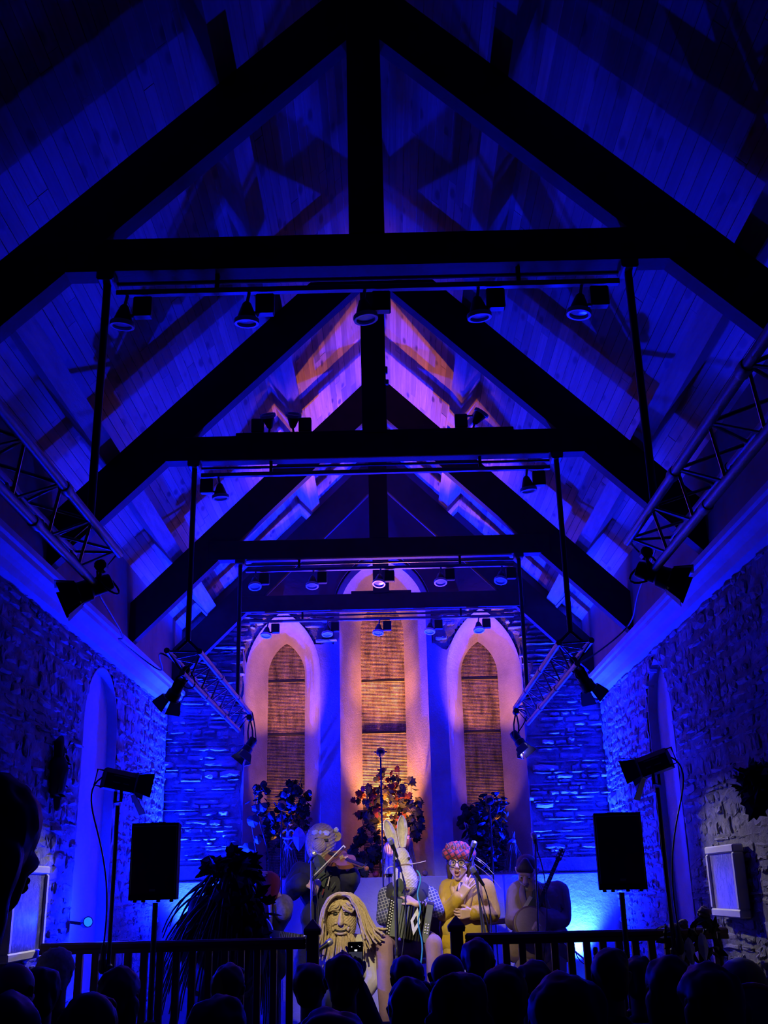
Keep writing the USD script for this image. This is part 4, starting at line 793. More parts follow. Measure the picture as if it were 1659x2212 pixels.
obj('scarf_top', fuse([hullof((J['neck'] + (0, -.085, -.035), .026), (J['neck'] + (.03, -.10, -.085), .02), (J['neck'] + (-.03, -.10, -.085), .02))], .012, 4), M['shirtblack'], t, smooth=True)
for s in (-1, 1):
    lp = [J['neck'] + (s * .055, -.02, -.005), J['neck'] + (s * .075, -.095, -.06), J['neck'] + (s * .05, -.135, -.16), J['neck'] + (s * .02, -.15, -.25)]
    obj('lapel', tube(smoothpath(lp, 14), np.linspace(.020, .026, 14), 8), M['coatyel'], t, smooth=True)
for s in (-1, 1):
    obj('eye', lumpy(W(s * .030, .072, .010), .0105, 1, amp=0), M['eye'], t, smooth=True); obj('iris', lumpy(W(s * .029, .0775, .011), .0078, 1, amp=0), M['iris'], t, smooth=True)
    a = np.linspace(0, 2 * math.pi, 25)[:-1]; obj('glasses_rim', tube([W(s * .035 + .028 * math.cos(q), .096, .008 + .025 * math.sin(q)) for q in a], .0038, 6, closed=True), M['black'], t, smooth=True)
    obj('glasses_arm', tube([W(s * .062, .094, .014), W(s * .084, .03, .014), W(s * .088, -.02, .01)], .0022, 5), M['black'], t)
    obj('eyebrow', tube([W(s * .014, .088, .042), W(s * .034, .086, .049), W(s * .052, .074, .042)], [.003, .004, .002], 6), M['hairbrown'], t)
    obj('earring', tube([W(s * .084, -.01, -.025), W(s * .085, -.01, -.065)], .004, 6), M['cotton'], t)
obj('glasses_bridge', tube([W(-.008, .098, .010), W(.008, .098, .010)], .0024, 5), M['black'], t)
obj('mouth', lumpy(W(0, .080, -.062), .017, 1, (1, .7, 1.25), 0), M['mouthred'], t, smooth=True)
a = np.linspace(0, 2 * math.pi, 21)[:-1]; obj('lips', tube([W(.019 * math.cos(q), .087 - .004 * abs(math.cos(q)), -.062 + .023 * math.sin(q)) for q in a], .0055, 7, closed=True), M['lip'], t, smooth=True)
hm = [m3.Manifold.batch_hull([ball(W(s * .066, -.02, .06), .038), ball(W(s * .082, -.02, -.03), .024), ball(W(s * .074, -.03, -.10), .020)]) for s in (-1, 1)] + [m3.Manifold.batch_hull([ball(W(0, -.05, .04), .075), ball(W(0, -.05, -.06), .06)]), m3.Manifold.batch_hull([ball(W(-.05, .062, .075), .02), ball(W(.02, .074, .078), .016), ball(W(.055, .05, .055), .02)])]
obj('hair', fuse(hm, .012, 5), M['hairbrown'], t, smooth=True)
bm = fuse([m3.Manifold.batch_hull([ball(W(.09 * math.cos(q), -.02 + .085 * math.sin(q), .085 + .02 * math.sin(q) * -1), .045) for q in np.linspace(0, 6.28, 10)])] + [ball(W(.02, -.03, .125), (.10, .10, .055))], .014, 8)
v = np.array(bm.vertices); an = np.arctan2(v[:, 1] - hc[1], v[:, 0] - hc[0]); v = v + bm.vertex_normals * (np.cos(an * 11) * .007)[:, None]; be = obj('beret', trimesh.Trimesh(v, bm.faces, process=False), M['tartan'], t, smooth=True)
for i, (px, py) in enumerate(((1083, 1921), (1058, 1876), (1044, 1868), (1066, 1888), (1036, 1860))):
    e = at(px, py, Y + .05); b0 = W(.08, -.05, .09); md = (b0 + e) / 2 + (0, .02, .05); cv = smoothpath([b0, md, e], 16); obj('pheasant_feather', tube(cv, np.r_[.003, np.linspace(.008, .0015, 15)], 6), M['feather'] if i % 2 else M['twig'], t, smooth=True)
obj('twig_trim', cat([tube([W(x, .06 + .02 * math.cos(x * 40), .10), W(x * 1.2 + .015, .075, .15)], .0035, 5) for x in np.linspace(-.06, .06, 9)]), M['twig'], t, kind='stuff')

def strings_instrument_neck(t, a, b, up, w, head, frets=9, headw=.06):
    a, b = np.asarray(a, float), np.asarray(b, float); d = nz(b - a); s = nz(np.cross(d, up)); f = nz(np.cross(s, d))
    obj('neck', span(a, b, w, .022, up=f, bev=.006), M['railwood'], t); obj('fingerboard', span(a + f * .013, b + f * .013, w * .95, .006, up=f), M['black'], t)
    L = np.linalg.norm(b - a)
    for i in range(frets): q = a + d * L * (1 - .94 ** (i * 1.9 + 1)) * 1.0; obj('fret', span(b - (q - a) - s * w * .46 + f * .017, b - (q - a) + s * w * .46 + f * .017, .003, .003, up=f), M['steel'], t)
    hs = obj('headstock', span(b, b + d * head, headw, .018, up=f, bev=.006), M['black'], t)
    for i in range(3):
        for sd in (-1, 1):
            q = b + d * head * (.25 + .28 * i) + s * sd * headw * .28
            obj('tuning_peg', cat([lathe([(.004, 0), (.004, .02), (.007, .022), (.005, .026)], 8, q + f * .008, q + f), lathe([(.003, 0), (.003, .018), (.008, .022), (.006, .036)], 8, q + s * sd * headw * .2, q + s * sd)]), M['cotton'], hs)
    return d, s, f
def guitar_outline(L, w):
    a = np.linspace(0, 2 * np.pi, 48, endpoint=False); x = L / 2 * np.cos(a); y = w / 2 * np.sin(a) * (1 - .16 * np.cos(a)) * (1 - .22 * np.exp(-((np.cos(a) - .15) / .28) ** 2)); return Polygon(np.c_[x, y])
def guitar(label, c, d, f, L=.44, w=.34, depth=.09, neck=.46, mt='railwood'):
    c, d, f = np.asarray(c, float), nz(d), nz(f); s = np.cross(f, d); t = thing('guitar', label, 'guitar', c); M4 = np.eye(4); M4[:3, 0], M4[:3, 1], M4[:3, 2], M4[:3, 3] = d, s, f, c
    g = guitar_outline(L, w); bd = trimesh.creation.extrude_polygon(g, depth, engine='earcut'); bd.apply_translation((0, 0, -depth)); bd.apply_transform(M4); obj('body', bd, M[mt], t)
    m = trimesh.creation.extrude_polygon(g.difference(g.buffer(-.008)), .004, engine='earcut'); m.apply_transform(M4); obj('binding', m, M['cotton'], t)
    m = lathe([(.001, 0), (.048, 0), (.048, .002), (.001, .002)], 20, (L * .18, 0, 0), (L * .18, 0, 1)); m.apply_transform(M4); obj('sound_hole', m, M['black'], t)
    m = box((-L * .2, 0, .006), (.03, .13, .012), .003); m.apply_transform(M4); obj('bridge', m, M['black'], t)
    strings_instrument_neck(t, c + d * L * .42, c + d * (L * .42 + neck), f, .050, .15)
    return t
guitar('acoustic guitar slung at the hip of the singer in yellow', at(968, 1998, 9.58), (.985, -.05, .05), (0, 1, .1), L=.44, w=.36, neck=.30)

# --- the fiddler in the wicker bear mask
Y = 9.45
J = stand_joints(at(702, 1980, Y)); J['chest'] = at(700, 1903, Y); J['neck'] = at(700, 1862, Y); J['sh'] = [at(650, 1882, Y), at(746, 1880, Y)]; J['el'] = [at(628, 1926, Y - .10), at(752, 1922, Y - .12)]; J['wr'] = [at(655, 1905, Y - .26), at(756, 1884, Y - .26)]
t = thing('person', 'fiddler in a dark coat wearing a wicker bear mask', 'person', (J['hip'][0], Y, SZ)); hc = at(693, 1822, Y)
body = upper(J) + arms(J) + lower_body(J) + [bone(J['neck'] - (0, 0, .02), hc - (0, 0, .02), .055, .06), ball(hc, (.078, .09, .105))]
body += hand(J['wr'][0], (.75, -.1, -.30), (.2, .6, -.8), 1, .75, .08) + hand(J['wr'][1], (.10, -.2, .9), (-.55, .75, .1), 1, 1.05, .05)
obj('body', fuse(body, .012, 5), M['skin'], t, smooth=True)
dress(t, 'coat', coat(J, .25, .42, 1.06) + sleeve(J, 0, 1.15, .80, 1.9) + sleeve(J, 1, 1.15, .74, 1.8), 'coatdark', .018, 6, .026, 8); dress(t, 'trousers', lower_body(J, 1.15), 'shirtblack', .02, 5, 0); shoes(t, J)
R = frame((.10, .28, 1), (0, 1, 0)); mk = obj('bear_mask', ellip_woven(hc + (.0, -.02, 0), R, (.118, .126, .172), 20, 36, .012, [(-1, .22), (-.85, .55), (-.5, .80), (-.1, .97), (.2, 1.0), (.55, .90), (.85, .58), (1, .10)]), M['wicker'], t, smooth=True)
Wm = lambda x, y, z: hc + (.0, -.02, 0) + R @ np.array([x, y, z])
ea = Wm(.128, -.03, .060); obj('mask_ear', cat([tube([ea + R @ np.array([r * math.cos(q), 0, r * math.sin(q)]) for q in np.linspace(0, 6.28, 20)[:-1]], .006, 6, closed=True) for r in (.010, .020, .030, .039)]), M['wicker'], mk, smooth=True)
obj('mask_ear_tuft', lumpy(ea + (.0, 0, .052), .022, 4, amp=.4), M['cotton'], mk, smooth=True)
for s in (-1, 1):
    obj('eye_slot', box(Wm(s * .040 + .012, -.127, -.008), (.034, .03, .020), .004), M['black'], mk); obj('brow_tuft', lumpy(Wm(s * .045 + .0, -.118, .050), .028, 7 + s, (1.2, .7, .8), .5), M['cotton'], mk, smooth=True)
obj('brow_tuft', lumpy(Wm(0, -.125, .05), .018, 3, amp=.5), M['cotton'], mk, smooth=True)
obj('muzzle', ellip_woven(Wm(.0, -.118, -.055), frame((0, -.3, 1), (0, 1, 0)), (.055, .035, .06), 12, 24, .004), M['wicker'], mk, smooth=True); obj('mask_hood', fuse([m3.Manifold.batch_hull([ball(hc + (-.02, .06, .05), .115), ball(hc + (-.03, .05, -.12), .11)])], .03, 4), M['shirtblack'], t, smooth=True)
for s, mt, w in ((-1, 'leafpale', .1), (-1, 'leafpale', .0)):
    V, f = leaf_mesh('lance', .17, random.Random(3)); V[:, 0] *= 1.5; R2 = rot_to((.35, -.1, -1), (0, -1, .2)); obj('leaf_collar', trimesh.Trimesh(V @ R2.T + J['neck'] + (-.05 + .05 * w, -.17, .06 - w), f, process=False), M['leafpale'], t)
obj('rosette', lumpy(at(686, 1908, Y - .20), .030, 9, (1, .6, 1.3), .5), M['cotton'], t, smooth=True)
for i, (a_, b_) in enumerate((((712, 1894), (708, 1914)), ((700, 1920), (696, 1933)), ((724, 1905), (716, 1918)))): obj('ribbon', tube([at(*a_, Y - .185), at(*b_, Y - .185)], [.004, .006], 6), M[('wickerpale', 'redhood', 'vestgreen')[i]], t)
# violin under the chin, bow across it
vb = at(738, 1862, Y - .24); vd = nz(at(764, 1872, Y - .36) - vb); vf = nz((-.25, -.45, .85)); vs = np.cross(vf, vd); vf = np.cross(vd, vs); t = thing('violin', 'brown violin held under the chin of the fiddler', 'violin', vb)
a = np.linspace(0, 2 * np.pi, 40, endpoint=False); g = Polygon(np.c_[.175 * np.cos(a), .098 * np.sin(a) * (1 - .12 * np.cos(a)) * (1 - .33 * np.exp(-((np.cos(a) - .05) / .22) ** 2))]); M4 = np.eye(4); M4[:3, 0], M4[:3, 1], M4[:3, 2], M4[:3, 3] = vd, vs, vf, vb
M['violin'] = mat('violin_varnish', (.24, .085, .03), .3, .2, 12)
m = trimesh.creation.extrude_polygon(g, .035, engine='earcut'); m.apply_transform(M4); obj('body', m, M['violin'], t); m = box((.02, 0, .05), (.008, .04, .03), .002); m.apply_transform(M4); obj('bridge', m, M['wicker'], t); m = box((-.10, 0, .048), (.11, .03, .008), .002); m.apply_transform(M4); obj('tailpiece', m, M['black'], t)
m = box((.24, 0, .035), (.16, .024, .022), .006); m.apply_transform(M4); obj('neck', m, M['violin'], t); m = box((.20, 0, .052), (.24, .026, .006), .002); m.apply_transform(M4); obj('fingerboard', m, M['black'], t); m = lathe([(.012, -.016), (.018, -.01), (.018, .01), (.012, .016)], 12, (.345, 0, .03), (.345, 1, .03)); m.apply_transform(M4); obj('scroll', m, M['violin'], t)
for i in range(4): m = tube([(.32, -.01 + .006 * i, .036), (.30 - .012 * i, (-1) ** i * .045, .036)], .004, 6); m.apply_transform(M4); obj('peg', m, M['black'], t)
b0, b1 = at(671, 1907, Y - .30), at(746, 1831, Y - .34); t = thing('bow', 'pale violin bow slanting up from the right hand of the fiddler', 'bow', b0); q = nz(np.cross(b1 - b0, (0, 1, 0))) * .022
obj('stick', tube(smoothpath([b0, (b0 + b1) / 2 + q * .2, b1], 12), np.linspace(.005, .0035, 12), 6), M['railwood'], t, smooth=True); obj('hair', span(b0 + q + (b1 - b0) * .06, b1 + q, .008, .003, up=(0, 1, 0)), M['cotton'], t); obj('frog', span(b0 + q * .5 + (b1 - b0) * .03, b0 + q * .5 + (b1 - b0) * .09, .012, .022, up=(0, 1, 0)), M['black'], t); obj('tip', span(b1, b1 + q * 1.1, .008, .010), M['cotton'], t)

# --- seated figure in the woven rope mask
Y = 8.95
def seat_joints(hip, kz, spread=.13, zf=SZ, reach=.40):
    hip = np.asarray(hip, float); J = {'hip': hip, 'hipj': [hip + (s * .09, 0, 0) for s in (-1, 1)], 'kn': [np.array([hip[0] + s * spread, hip[1] - reach, kz]) for s in (-1, 1)]}; J['an'] = [np.array([k[0], k[1] + .02, zf + .085]) for k in J['kn']]; return J
def stool(x, y, z, label):
    t = thing('stool', label, 'stool', (x, y, SZ)); obj('seat', lathe([(.10, -.03), (.165, -.03), (.17, -.01), (.16, 0), (.05, .004)], 20, (x, y, z), (x, y, 9)), M['railwood'], t, smooth=40)
    for i in range(4): q = math.pi / 4 + i * math.pi / 2; obj('leg', tube([(x + .10 * math.cos(q), y + .10 * math.sin(q), z - .02), (x + .17 * math.cos(q), y + .17 * math.sin(q), SZ)], .014, 8), M['railwood'], t)
hc = at(738, 1988, Y); hip = hc + (.02, .12, -.52); J = seat_joints(hip, SZ + .43); J['chest'] = hc + (.02, .08, -.24); J['neck'] = hc + (.01, .05, -.12); J['sh'] = [J['chest'] + (-.17, 0, .06), J['chest'] + (.17, 0, .06)]; J['el'] = [J['chest'] + (-.21, -.06, -.20), J['chest'] + (.22, -.05, -.20)]; J['wr'] = [J['chest'] + (-.10, -.22, -.30), J['chest'] + (.12, -.22, -.32)]
t = thing('person', 'seated figure in a woven rope mask with flying rope hair', 'person', (hip[0], hip[1], SZ)); obj('body', fuse(upper(J) + arms(J) + lower_body(J) + [bone(J['neck'], hc, .055, .06), ball(hc + (0, .03, .02), (.078, .09, .105))] + hand(J['wr'][0], (.5, -.8, -.2), (.2, .1, -.9), 1, .6) + hand(J['wr'][1], (-.5, -.8, -.2), (-.2, .1, -.9), -1, .6), .014, 5), M['skin'], t, smooth=True)
M['tunic'] = mat('pale_tunic', (.50, .46, .44), .85, .1, 10, .003, 30); dress(t, 'tunic', coat(J, .2, .0, 1.05) + sleeve(J, 0, 1.1, .9, 1.3) + sleeve(J, 1, 1.1, .9, 1.3), 'tunic', .02, 6, .010, 5); dress(t, 'trousers', lower_body(J, 1.15), 'denim', .02, 5, .006); shoes(t, J); stool(hip[0], hip[1], hip[2] - .115, 'stool under the figure in the rope mask')
R = frame((.03, .12, 1), (0, 1, 0)); mk = obj('rope_mask', ellip_woven(hc + (0, -.03, -.01), R, (.112, .115, .185), 30, 52, .006), M['rope'], t, smooth=True); Wm = lambda x, y, z: hc + (0, -.03, -.01) + R @ np.array([x, y, z])
obj('nose', fuse([hullof((Wm(.0, -.118, .055), .014), (Wm(.0, -.136, -.02), .024))], .012, 4), M['rope'], mk, smooth=True)
for s in (-1, 1): obj('eye_hole', lumpy(Wm(s * .042, -.106, .045), .016, 2, (1.3, .6, .8)), M['black'], mk, smooth=True); obj('eye_lid', tube(smoothpath([Wm(s * .018, -.118, .062), Wm(s * .045, -.116, .072), Wm(s * .070, -.098, .055)], 8), .010, 7), M['rope'], mk, smooth=True); obj('cheek', tube(smoothpath([Wm(s * .03, -.122, -.02), Wm(s * .06, -.108, -.03), Wm(s * .055, -.104, -.075)], 8), .010, 7), M['rope'], mk, smooth=True)
obj('mouth', tube(smoothpath([Wm(-.045, -.108, -.070), Wm(0, -.119, -.080), Wm(.045, -.108, -.070)], 10), .008, 7), M['black'], mk, smooth=True); obj('lower_lip', tube(smoothpath([Wm(-.045, -.110, -.088), Wm(0, -.122, -.098), Wm(.045, -.110, -.088)], 10), .010, 7), M['rope'], mk, smooth=True)
r = random.Random(44)
for i in range(170):
    side = 1 if r.random() < .60 else -1; a0 = r.uniform(-1.0, 1.1); th = r.uniform(0, 1); lay = r.uniform(0, 1); oy = -.05 + .12 * a0; top = Wm(r.uniform(-.04, .05), oy * .8, .172 + .022 * lay)
    if i % 6 == 0:                                              # fringe over the forehead
        p = [top, Wm(.02 * side + r.uniform(-.05, .05), -.105 - .01 * lay, .150), Wm(.06 * side + r.uniform(-.05, .05), -.128 - .01 * lay, .095 + .03 * th), Wm(.09 * side, -.115, .06 + .03 * th)]
    elif side > 0: p = [top, Wm(.070 + .02 * lay, oy - .02, .150 + .03 * lay), Wm(.115 + .05 * lay, oy, .07 + .05 * lay), Wm(.135 + .10 * lay + .03 * th, oy + .02, -.04 + .04 * lay - .06 * th), Wm(.15 + .19 * lay + r.uniform(-.02, .03), oy + .02, -.19 + .10 * lay + r.uniform(-.06, .06))]
    else: p = [top, Wm(-.070 - .015 * lay, oy - .02, .145 + .03 * lay), Wm(-.112 - .035 * lay, oy, .06 + .03 * lay), Wm(-.120 - .045 * lay, oy + .01, -.05), Wm(-.125 - .04 * lay + r.uniform(-.03, .03), oy + .02, -.18 - .08 * th)]
    cv = smoothpath(p, 18); cv = cv + (fbm(cv * 14 + i, 2)[:, None] - .5) * .022; obj('rope_strand', tube(cv, .0080, 6), M['rope'], mk, smooth=True)
for i in range(60):
    q = r.uniform(-1, 1); b = Wm(q * .10, -.10 + .06 * q * q, -.09 - .03 * r.random()); e = b + R @ np.array([q * .04 + r.uniform(-.01, .01), r.uniform(-.03, .0), -.14 - .06 * r.random()]); obj('beard_strand', tube(smoothpath([b, (b + e) / 2 + (r.uniform(-.01, .01), -.012, 0), e], 8), .006, 5), M['rope'], mk, smooth=True)

# --- seated accordionist in the hare mask
Y = 9.2
hip = at(882, 2036, Y + .10); hip[2] = max(hip[2], SZ + .60); J = seat_joints(hip, hip[2] + .01, .19, reach=.42); J['chest'] = at(880, 1952, Y); J['neck'] = at(876, 1916, Y); J['sh'] = [at(836, 1934, Y), at(926, 1934, Y)]; J['el'] = [at(828, 1984, Y - .05), at(944, 1966, Y - .08)]; J['wr'] = [at(857, 1976, Y - .20), at(899, 1953, Y - .34)]
t = thing('person', 'accordion player in a checked shirt wearing a tall-eared wicker hare mask', 'person', (hip[0], hip[1], SZ)); hc = at(872, 1880, Y - .02)
body = upper(J) + arms(J) + lower_body(J) + [bone(J['neck'], hc + (0, .05, 0), .055, .06), ball(hc + (0, .05, .03), (.078, .09, .105))] + hand(J['wr'][0], (.5, -.2, .6), (.3, .9, 0), 1, .6) + hand(J['wr'][1], (-.75, .35, .50), (.2, .1, -.9), 1, .35)
obj('body', fuse(body, .012, 5), M['skin'], t, smooth=True); dress(t, 'shirt', coat(J, .2, .0, .98) + sleeve(J, 0, 1.02, .45, 1.4) + sleeve(J, 1, 1.02, .42, 1.4), 'check', .018, 6, .008, 5); dress(t, 'waistcoat', [hullof((J['chest'] + (.09, 0, .06), .115), (J['chest'] + (-.09, 0, .06), .115), (J['chest'] + (0, 0, -.15), .148), (J['hip'] + (0, 0, .12), .15))], 'shirtblack', .02, 6, .004)
dress(t, 'trousers', lower_body(J, 1.18), 'trouserrose', .018, 6, .010, 4); shoes(t, J); stool(hip[0], hip[1] + .02, hip[2] - .125, 'stool under the accordion player')
ax = nz(at(864, 1834, Y - .06) - at(880, 1936, Y - .16)); L = np.linalg.norm(at(864, 1834, Y - .06) - at(880, 1936, Y - .16)); R = frame(ax, (0, 1, 0)); mc = (at(864, 1834, Y - .06) + at(880, 1936, Y - .16)) / 2
prof = [(-1, .10), (-.93, .45), (-.75, .80), (-.45, 1.0), (-.15, .98), (.08, .80), (.22, .66), (.5, .74), (.8, .62), (1, .40)]
mk = obj('hare_mask', ellip_woven(mc, R, (.098, .092, L / 2), 34, 34, .0045, prof), M['wickerpale'], t, smooth=True); Wm = lambda x, y, z: mc + R @ np.array([x, y, z])
for nm, tip, bs in (('l', (833, 1772), (856, 1833)), ('r', (868, 1762), (870, 1830))):
    a_, b_ = at(*tip, Y - .02), at(*bs, Y - .05); d = nz(a_ - b_); s = nz(np.cross(d, (0, -1, 0))); n = np.cross(s, d); Ls = np.linalg.norm(a_ - b_); tt = np.linspace(0, 1, 16); wd = np.interp(tt, [0, .12, .5, .8, .95, 1], [.020, .026, .042, .034, .016, .003]); V = []
    for sg in (1, -1):
        for k2, q in enumerate(np.linspace(-1, 1, 13)): V.append(b_ + d * (tt * Ls)[:, None] + s * (wd * q)[:, None] - n * ((wd * .55 * (1 - q * q)) - .006 * (sg > 0) + (.0018 if k2 % 2 else 0))[:, None])
    V = np.array(V).reshape(2, 13, 16, 3); idx = np.arange(2 * 13 * 16).reshape(2, 13, 16); fs = []
    for g in (0, 1):
        A = idx[g]; q = np.stack([A[:-1, :-1], A[1:, :-1], A[1:, 1:], A[:-1, 1:]], -1).reshape(-1, 4); q = q if g else q[:, ::-1]; fs += [q[:, [0, 1, 2]], q[:, [0, 2, 3]]]
    m = trimesh.Trimesh(V.reshape(-1, 3), np.vstack(fs), process=False); er = obj('mask_ear', m, M['wickerpale'], mk)
    edge = np.vstack([V[0, 0], V[0, -1][::-1]]); obj('ear_rim', tube(smoothpath(edge, 40), .006, 6), M['wickerpale'], mk, smooth=True)
for s in (-1, 1):
    e = Wm(s * .060, -.050, L * .23); obj('mask_eye', lumpy(e, .013, 1, amp=0), M['iris'], mk, smooth=True)
obj('neck_tie', tube([Wm(.072 * math.cos(q), .068 * math.sin(q), L * .11) for q in np.linspace(0, 6.28, 24)[:-1]], .006, 6, closed=True), M['twig'], mk, smooth=True); obj('nose', lumpy(Wm(0, -.075, -L * .40), .02, 2, (1.2, .7, .8)), M['twig'], mk, smooth=True)
obj('whisker', cat([tube(smoothpath([Wm(s * .06, -.05, L * .11), Wm(s * .12, -.06, L * .10), Wm(s * (.15 if s < 0 else .19), -.04, L * (-.10 if s < 0 else .13))], 10), .0035, 5) for s in (-1, 1)]), M['wickerpale'], mk, smooth=True, kind='stuff')
for q, pp in enumerate(((862, 1906), (858, 1926), (870, 1940))): V, f = leaf_mesh('lance', .13, random.Random(q)); V[:, 0] *= 1.5; R2 = rot_to((.05 - .1 * q, -.1, -1), (0, -1, .2)); obj('leaf_trim', trimesh.Trimesh(V @ R2.T + at(pp[0], pp[1] - 10, Y - .30), f, process=False), M['leafpale'], mk)
# accordion on the lap
c = at(889, 1986, Y - .27); t = thing('accordion', 'black button accordion with a white diamond on its bellows', 'accordion', c); ad = nz((.97, -.05, -.20)); au = nz((.22, -.10, .97)); au = nz(au - ad * np.dot(au, ad)); af = np.cross(ad, au); M4 = np.eye(4); M4[:3, 0], M4[:3, 1], M4[:3, 2], M4[:3, 3] = ad, af, au, c
if af[1] > 0: M4[:3, 1] = -af
def A(name, m, mt, parent=None, **k):
    m.apply_transform(M4)
    if m.volume < 0: m.invert()
    return obj(name, m, M[mt], parent or t, **k)
M['bellow'] = mat('bellows_grey', (.13, .15, .15), .6, .2, 12)
tr = A('treble_case', box((-.118, 0, 0), (.062, .15, .30), .008), 'black'); A('treble_panel', box((-.118, .076, 0), (.058, .004, .28), .001), 'bellow'); bs = A('bass_case', box((.128, 0, 0), (.055, .15, .30), .008), 'black'); A('bass_panel', box((.128, .076, 0), (.05, .004, .28), .001), 'bellow')
for i in range(8): A('bellows_fold', box((-.078 + i * .0225, 0, 0), (.017, .146 - .010 * (i % 2), .29), .006), 'bellow' if i < 3 else 'black')
for i in range(12):
    for j in range(2): A('treble_button', lathe([(.0055, 0), (.0065, .004), (.004, .008)], 8, (-.172 + .017 * j, .062, .115 - .021 * i - .008 * j), (-.172 + .017 * j, 1, .115 - .021 * i - .008 * j)), 'cotton')
A('keyboard', box((-.166, .02, 0), (.045, .08, .29), .006), 'black')
for i in range(4):
    for j in range(2): A('bass_button', lathe([(.006, 0), (.007, .004), (.004, .008)], 8, (.119 + .019 * j, .078, -.005 - .021 * i), (.119 + .019 * j, 1, -.005 - .021 * i)), 'cotton')
A('diamond', extrude(Polygon([(0.035, -.105), (.075, .0), (.035, .105), (-.005, 0)]).difference(Polygon([(0.035, -.045), (.052, .0), (.035, .045), (.018, 0)])), 'y', .074, .080), 'cotton')
for s in (-1, 1): A('strap', tube(smoothpath([(-.10, .0, .15), (-.10 + .0, -.10, .24), (-.06 + s * .02, -.24, .20), (-.05, -.26, .05)], 12), .012, 6), 'shirtblack', smooth=True)

# --- the banjo player in the brown coat
Y = 9.4
J = stand_joints(at(1163, 2020, Y), .11); J['chest'] = at(1163, 1948, Y); J['neck'] = at(1146, 1912, Y - .04); J['sh'] = [at(1118, 1930, Y), at(1204, 1930, Y)]; J['el'] = [at(1112, 1986, Y - .06), at(1214, 1984, Y - .06)]; J['wr'] = [at(1136, 1990, Y - .24), at(1160, 1986, Y - .24)]
t = thing('person', 'musician in a baggy brown coat, head bowed, in front of the right stone panel', 'person', (J['hip'][0], Y, SZ)); hc = at(1138, 1884, Y - .08); hd, W = head_parts(hc, (-.35, -1, -.75), (0, -.3, 1), 1.05)
body = upper(J) + arms(J) + lower_body(J) + [bone(J['neck'] - (0, 0, .02), hc - (0, 0, .04), .055, .055)] + hd + hand(J['wr'][0], (.55, -.4, -.35), (.4, .6, -.5), 1, .7, .05) + hand(J['wr'][1], (-.85, -.2, -.15), (0, .8, -.5), -1, .7, .05)
obj('body', fuse(body, .012, 5), M['skin'], t, smooth=True); dress(t, 'coat', coat(J, .30, .10, 1.10) + sleeve(J, 0, 1.3, .78, 1.6) + sleeve(J, 1, 1.3, .70, 1.6), 'coatbrown', .018, 6, .034, 9, fs=7.0); dress(t, 'trousers', lower_body(J, 1.25), 'trousertan', .02, 6, .012, 4); shoes(t, J)
obj('waistcoat_front', fuse([hullof((J['chest'] + (-.03, -.10, .07), .03), (J['chest'] + (-.06, -.115, -.10), .04), (J['chest'] + (.0, -.115, -.10), .04))], .014, 4), M['vestgreen'], t, smooth=True)
obj('hair', fuse([m3.Manifold.batch_hull([ball(W(0, -.025, .045), .092), ball(W(0, -.055, -.03), .066)]), m3.Manifold.batch_hull([ball(W(-.045, .064, .068), .026), ball(W(.045, .064, .068), .026), ball(W(0, .02, .11), .03)])], .014, 6), M['hairbrown'], t, smooth=True)
obj('beard', fuse([m3.Manifold.batch_hull([ball(W(-.05, .02, -.06), .022), ball(W(.05, .02, -.06), .022), ball(W(0, .06, -.105), .026)])], .012, 4), M['hairgrey'], t, smooth=True)
for s in (-1, 1): obj('eye', lumpy(W(s * .030, .074, .008), .011, 1, amp=0), M['eye'], t, smooth=True); obj('iris', lumpy(W(s * .030, .083, .006), .006, 1, amp=0), M['iris'], t, smooth=True)
for s in (-1, 1): lp = [J['neck'] + (s * .06, .0, .0), J['neck'] + (s * .085, -.10, -.08), J['chest'] + (s * .08 - .02, -.16, -.10)]; obj('lapel', tube(smoothpath(lp, 12), np.linspace(.022, .03, 12), 8), M['coatbrown'], t, smooth=True)
b0 = at(1158, 1968, Y - .22); b1 = at(1205, 1858, Y - .10); t = thing('banjo', 'long-necked banjo held upright across the man in brown', 'banjo', b0); d, s, f = strings_instrument_neck(t, b0, b1, (-.2, -1, 0), .034, .11, headw=.05)
pc = b0 - d * .12; n = nz(np.cross(np.cross(d, (0, -1, 0)), d)); obj('drum', lathe([(.10, 0), (.135, .0), (.14, .01), (.14, .06), (.13, .065), (.10, .066)], 28, pc - n * .03, pc + n), M['railwood'], t, smooth=40); obj('drumhead', lathe([(.001, .066), (.125, .066), (.125, .070), (.001, .070)], 28, pc - n * .03, pc + n), M['trousertan'], t)
p = at(1144, 1953, Y - .19); t = thing('card', 'folded striped paper card held by the man in brown', 'card', p); obj('front_leaf', span(p + (-.03, 0, -.045), p + (.03, -.02, .045), .07, .006, up=(0, -1, .2)), M['tunic'], t); obj('back_leaf', span(p + (0, -.012, -.05), p + (.055, -.03, .03), .07, .006, up=(0, -1, .2)), M['vestgreen'], t)

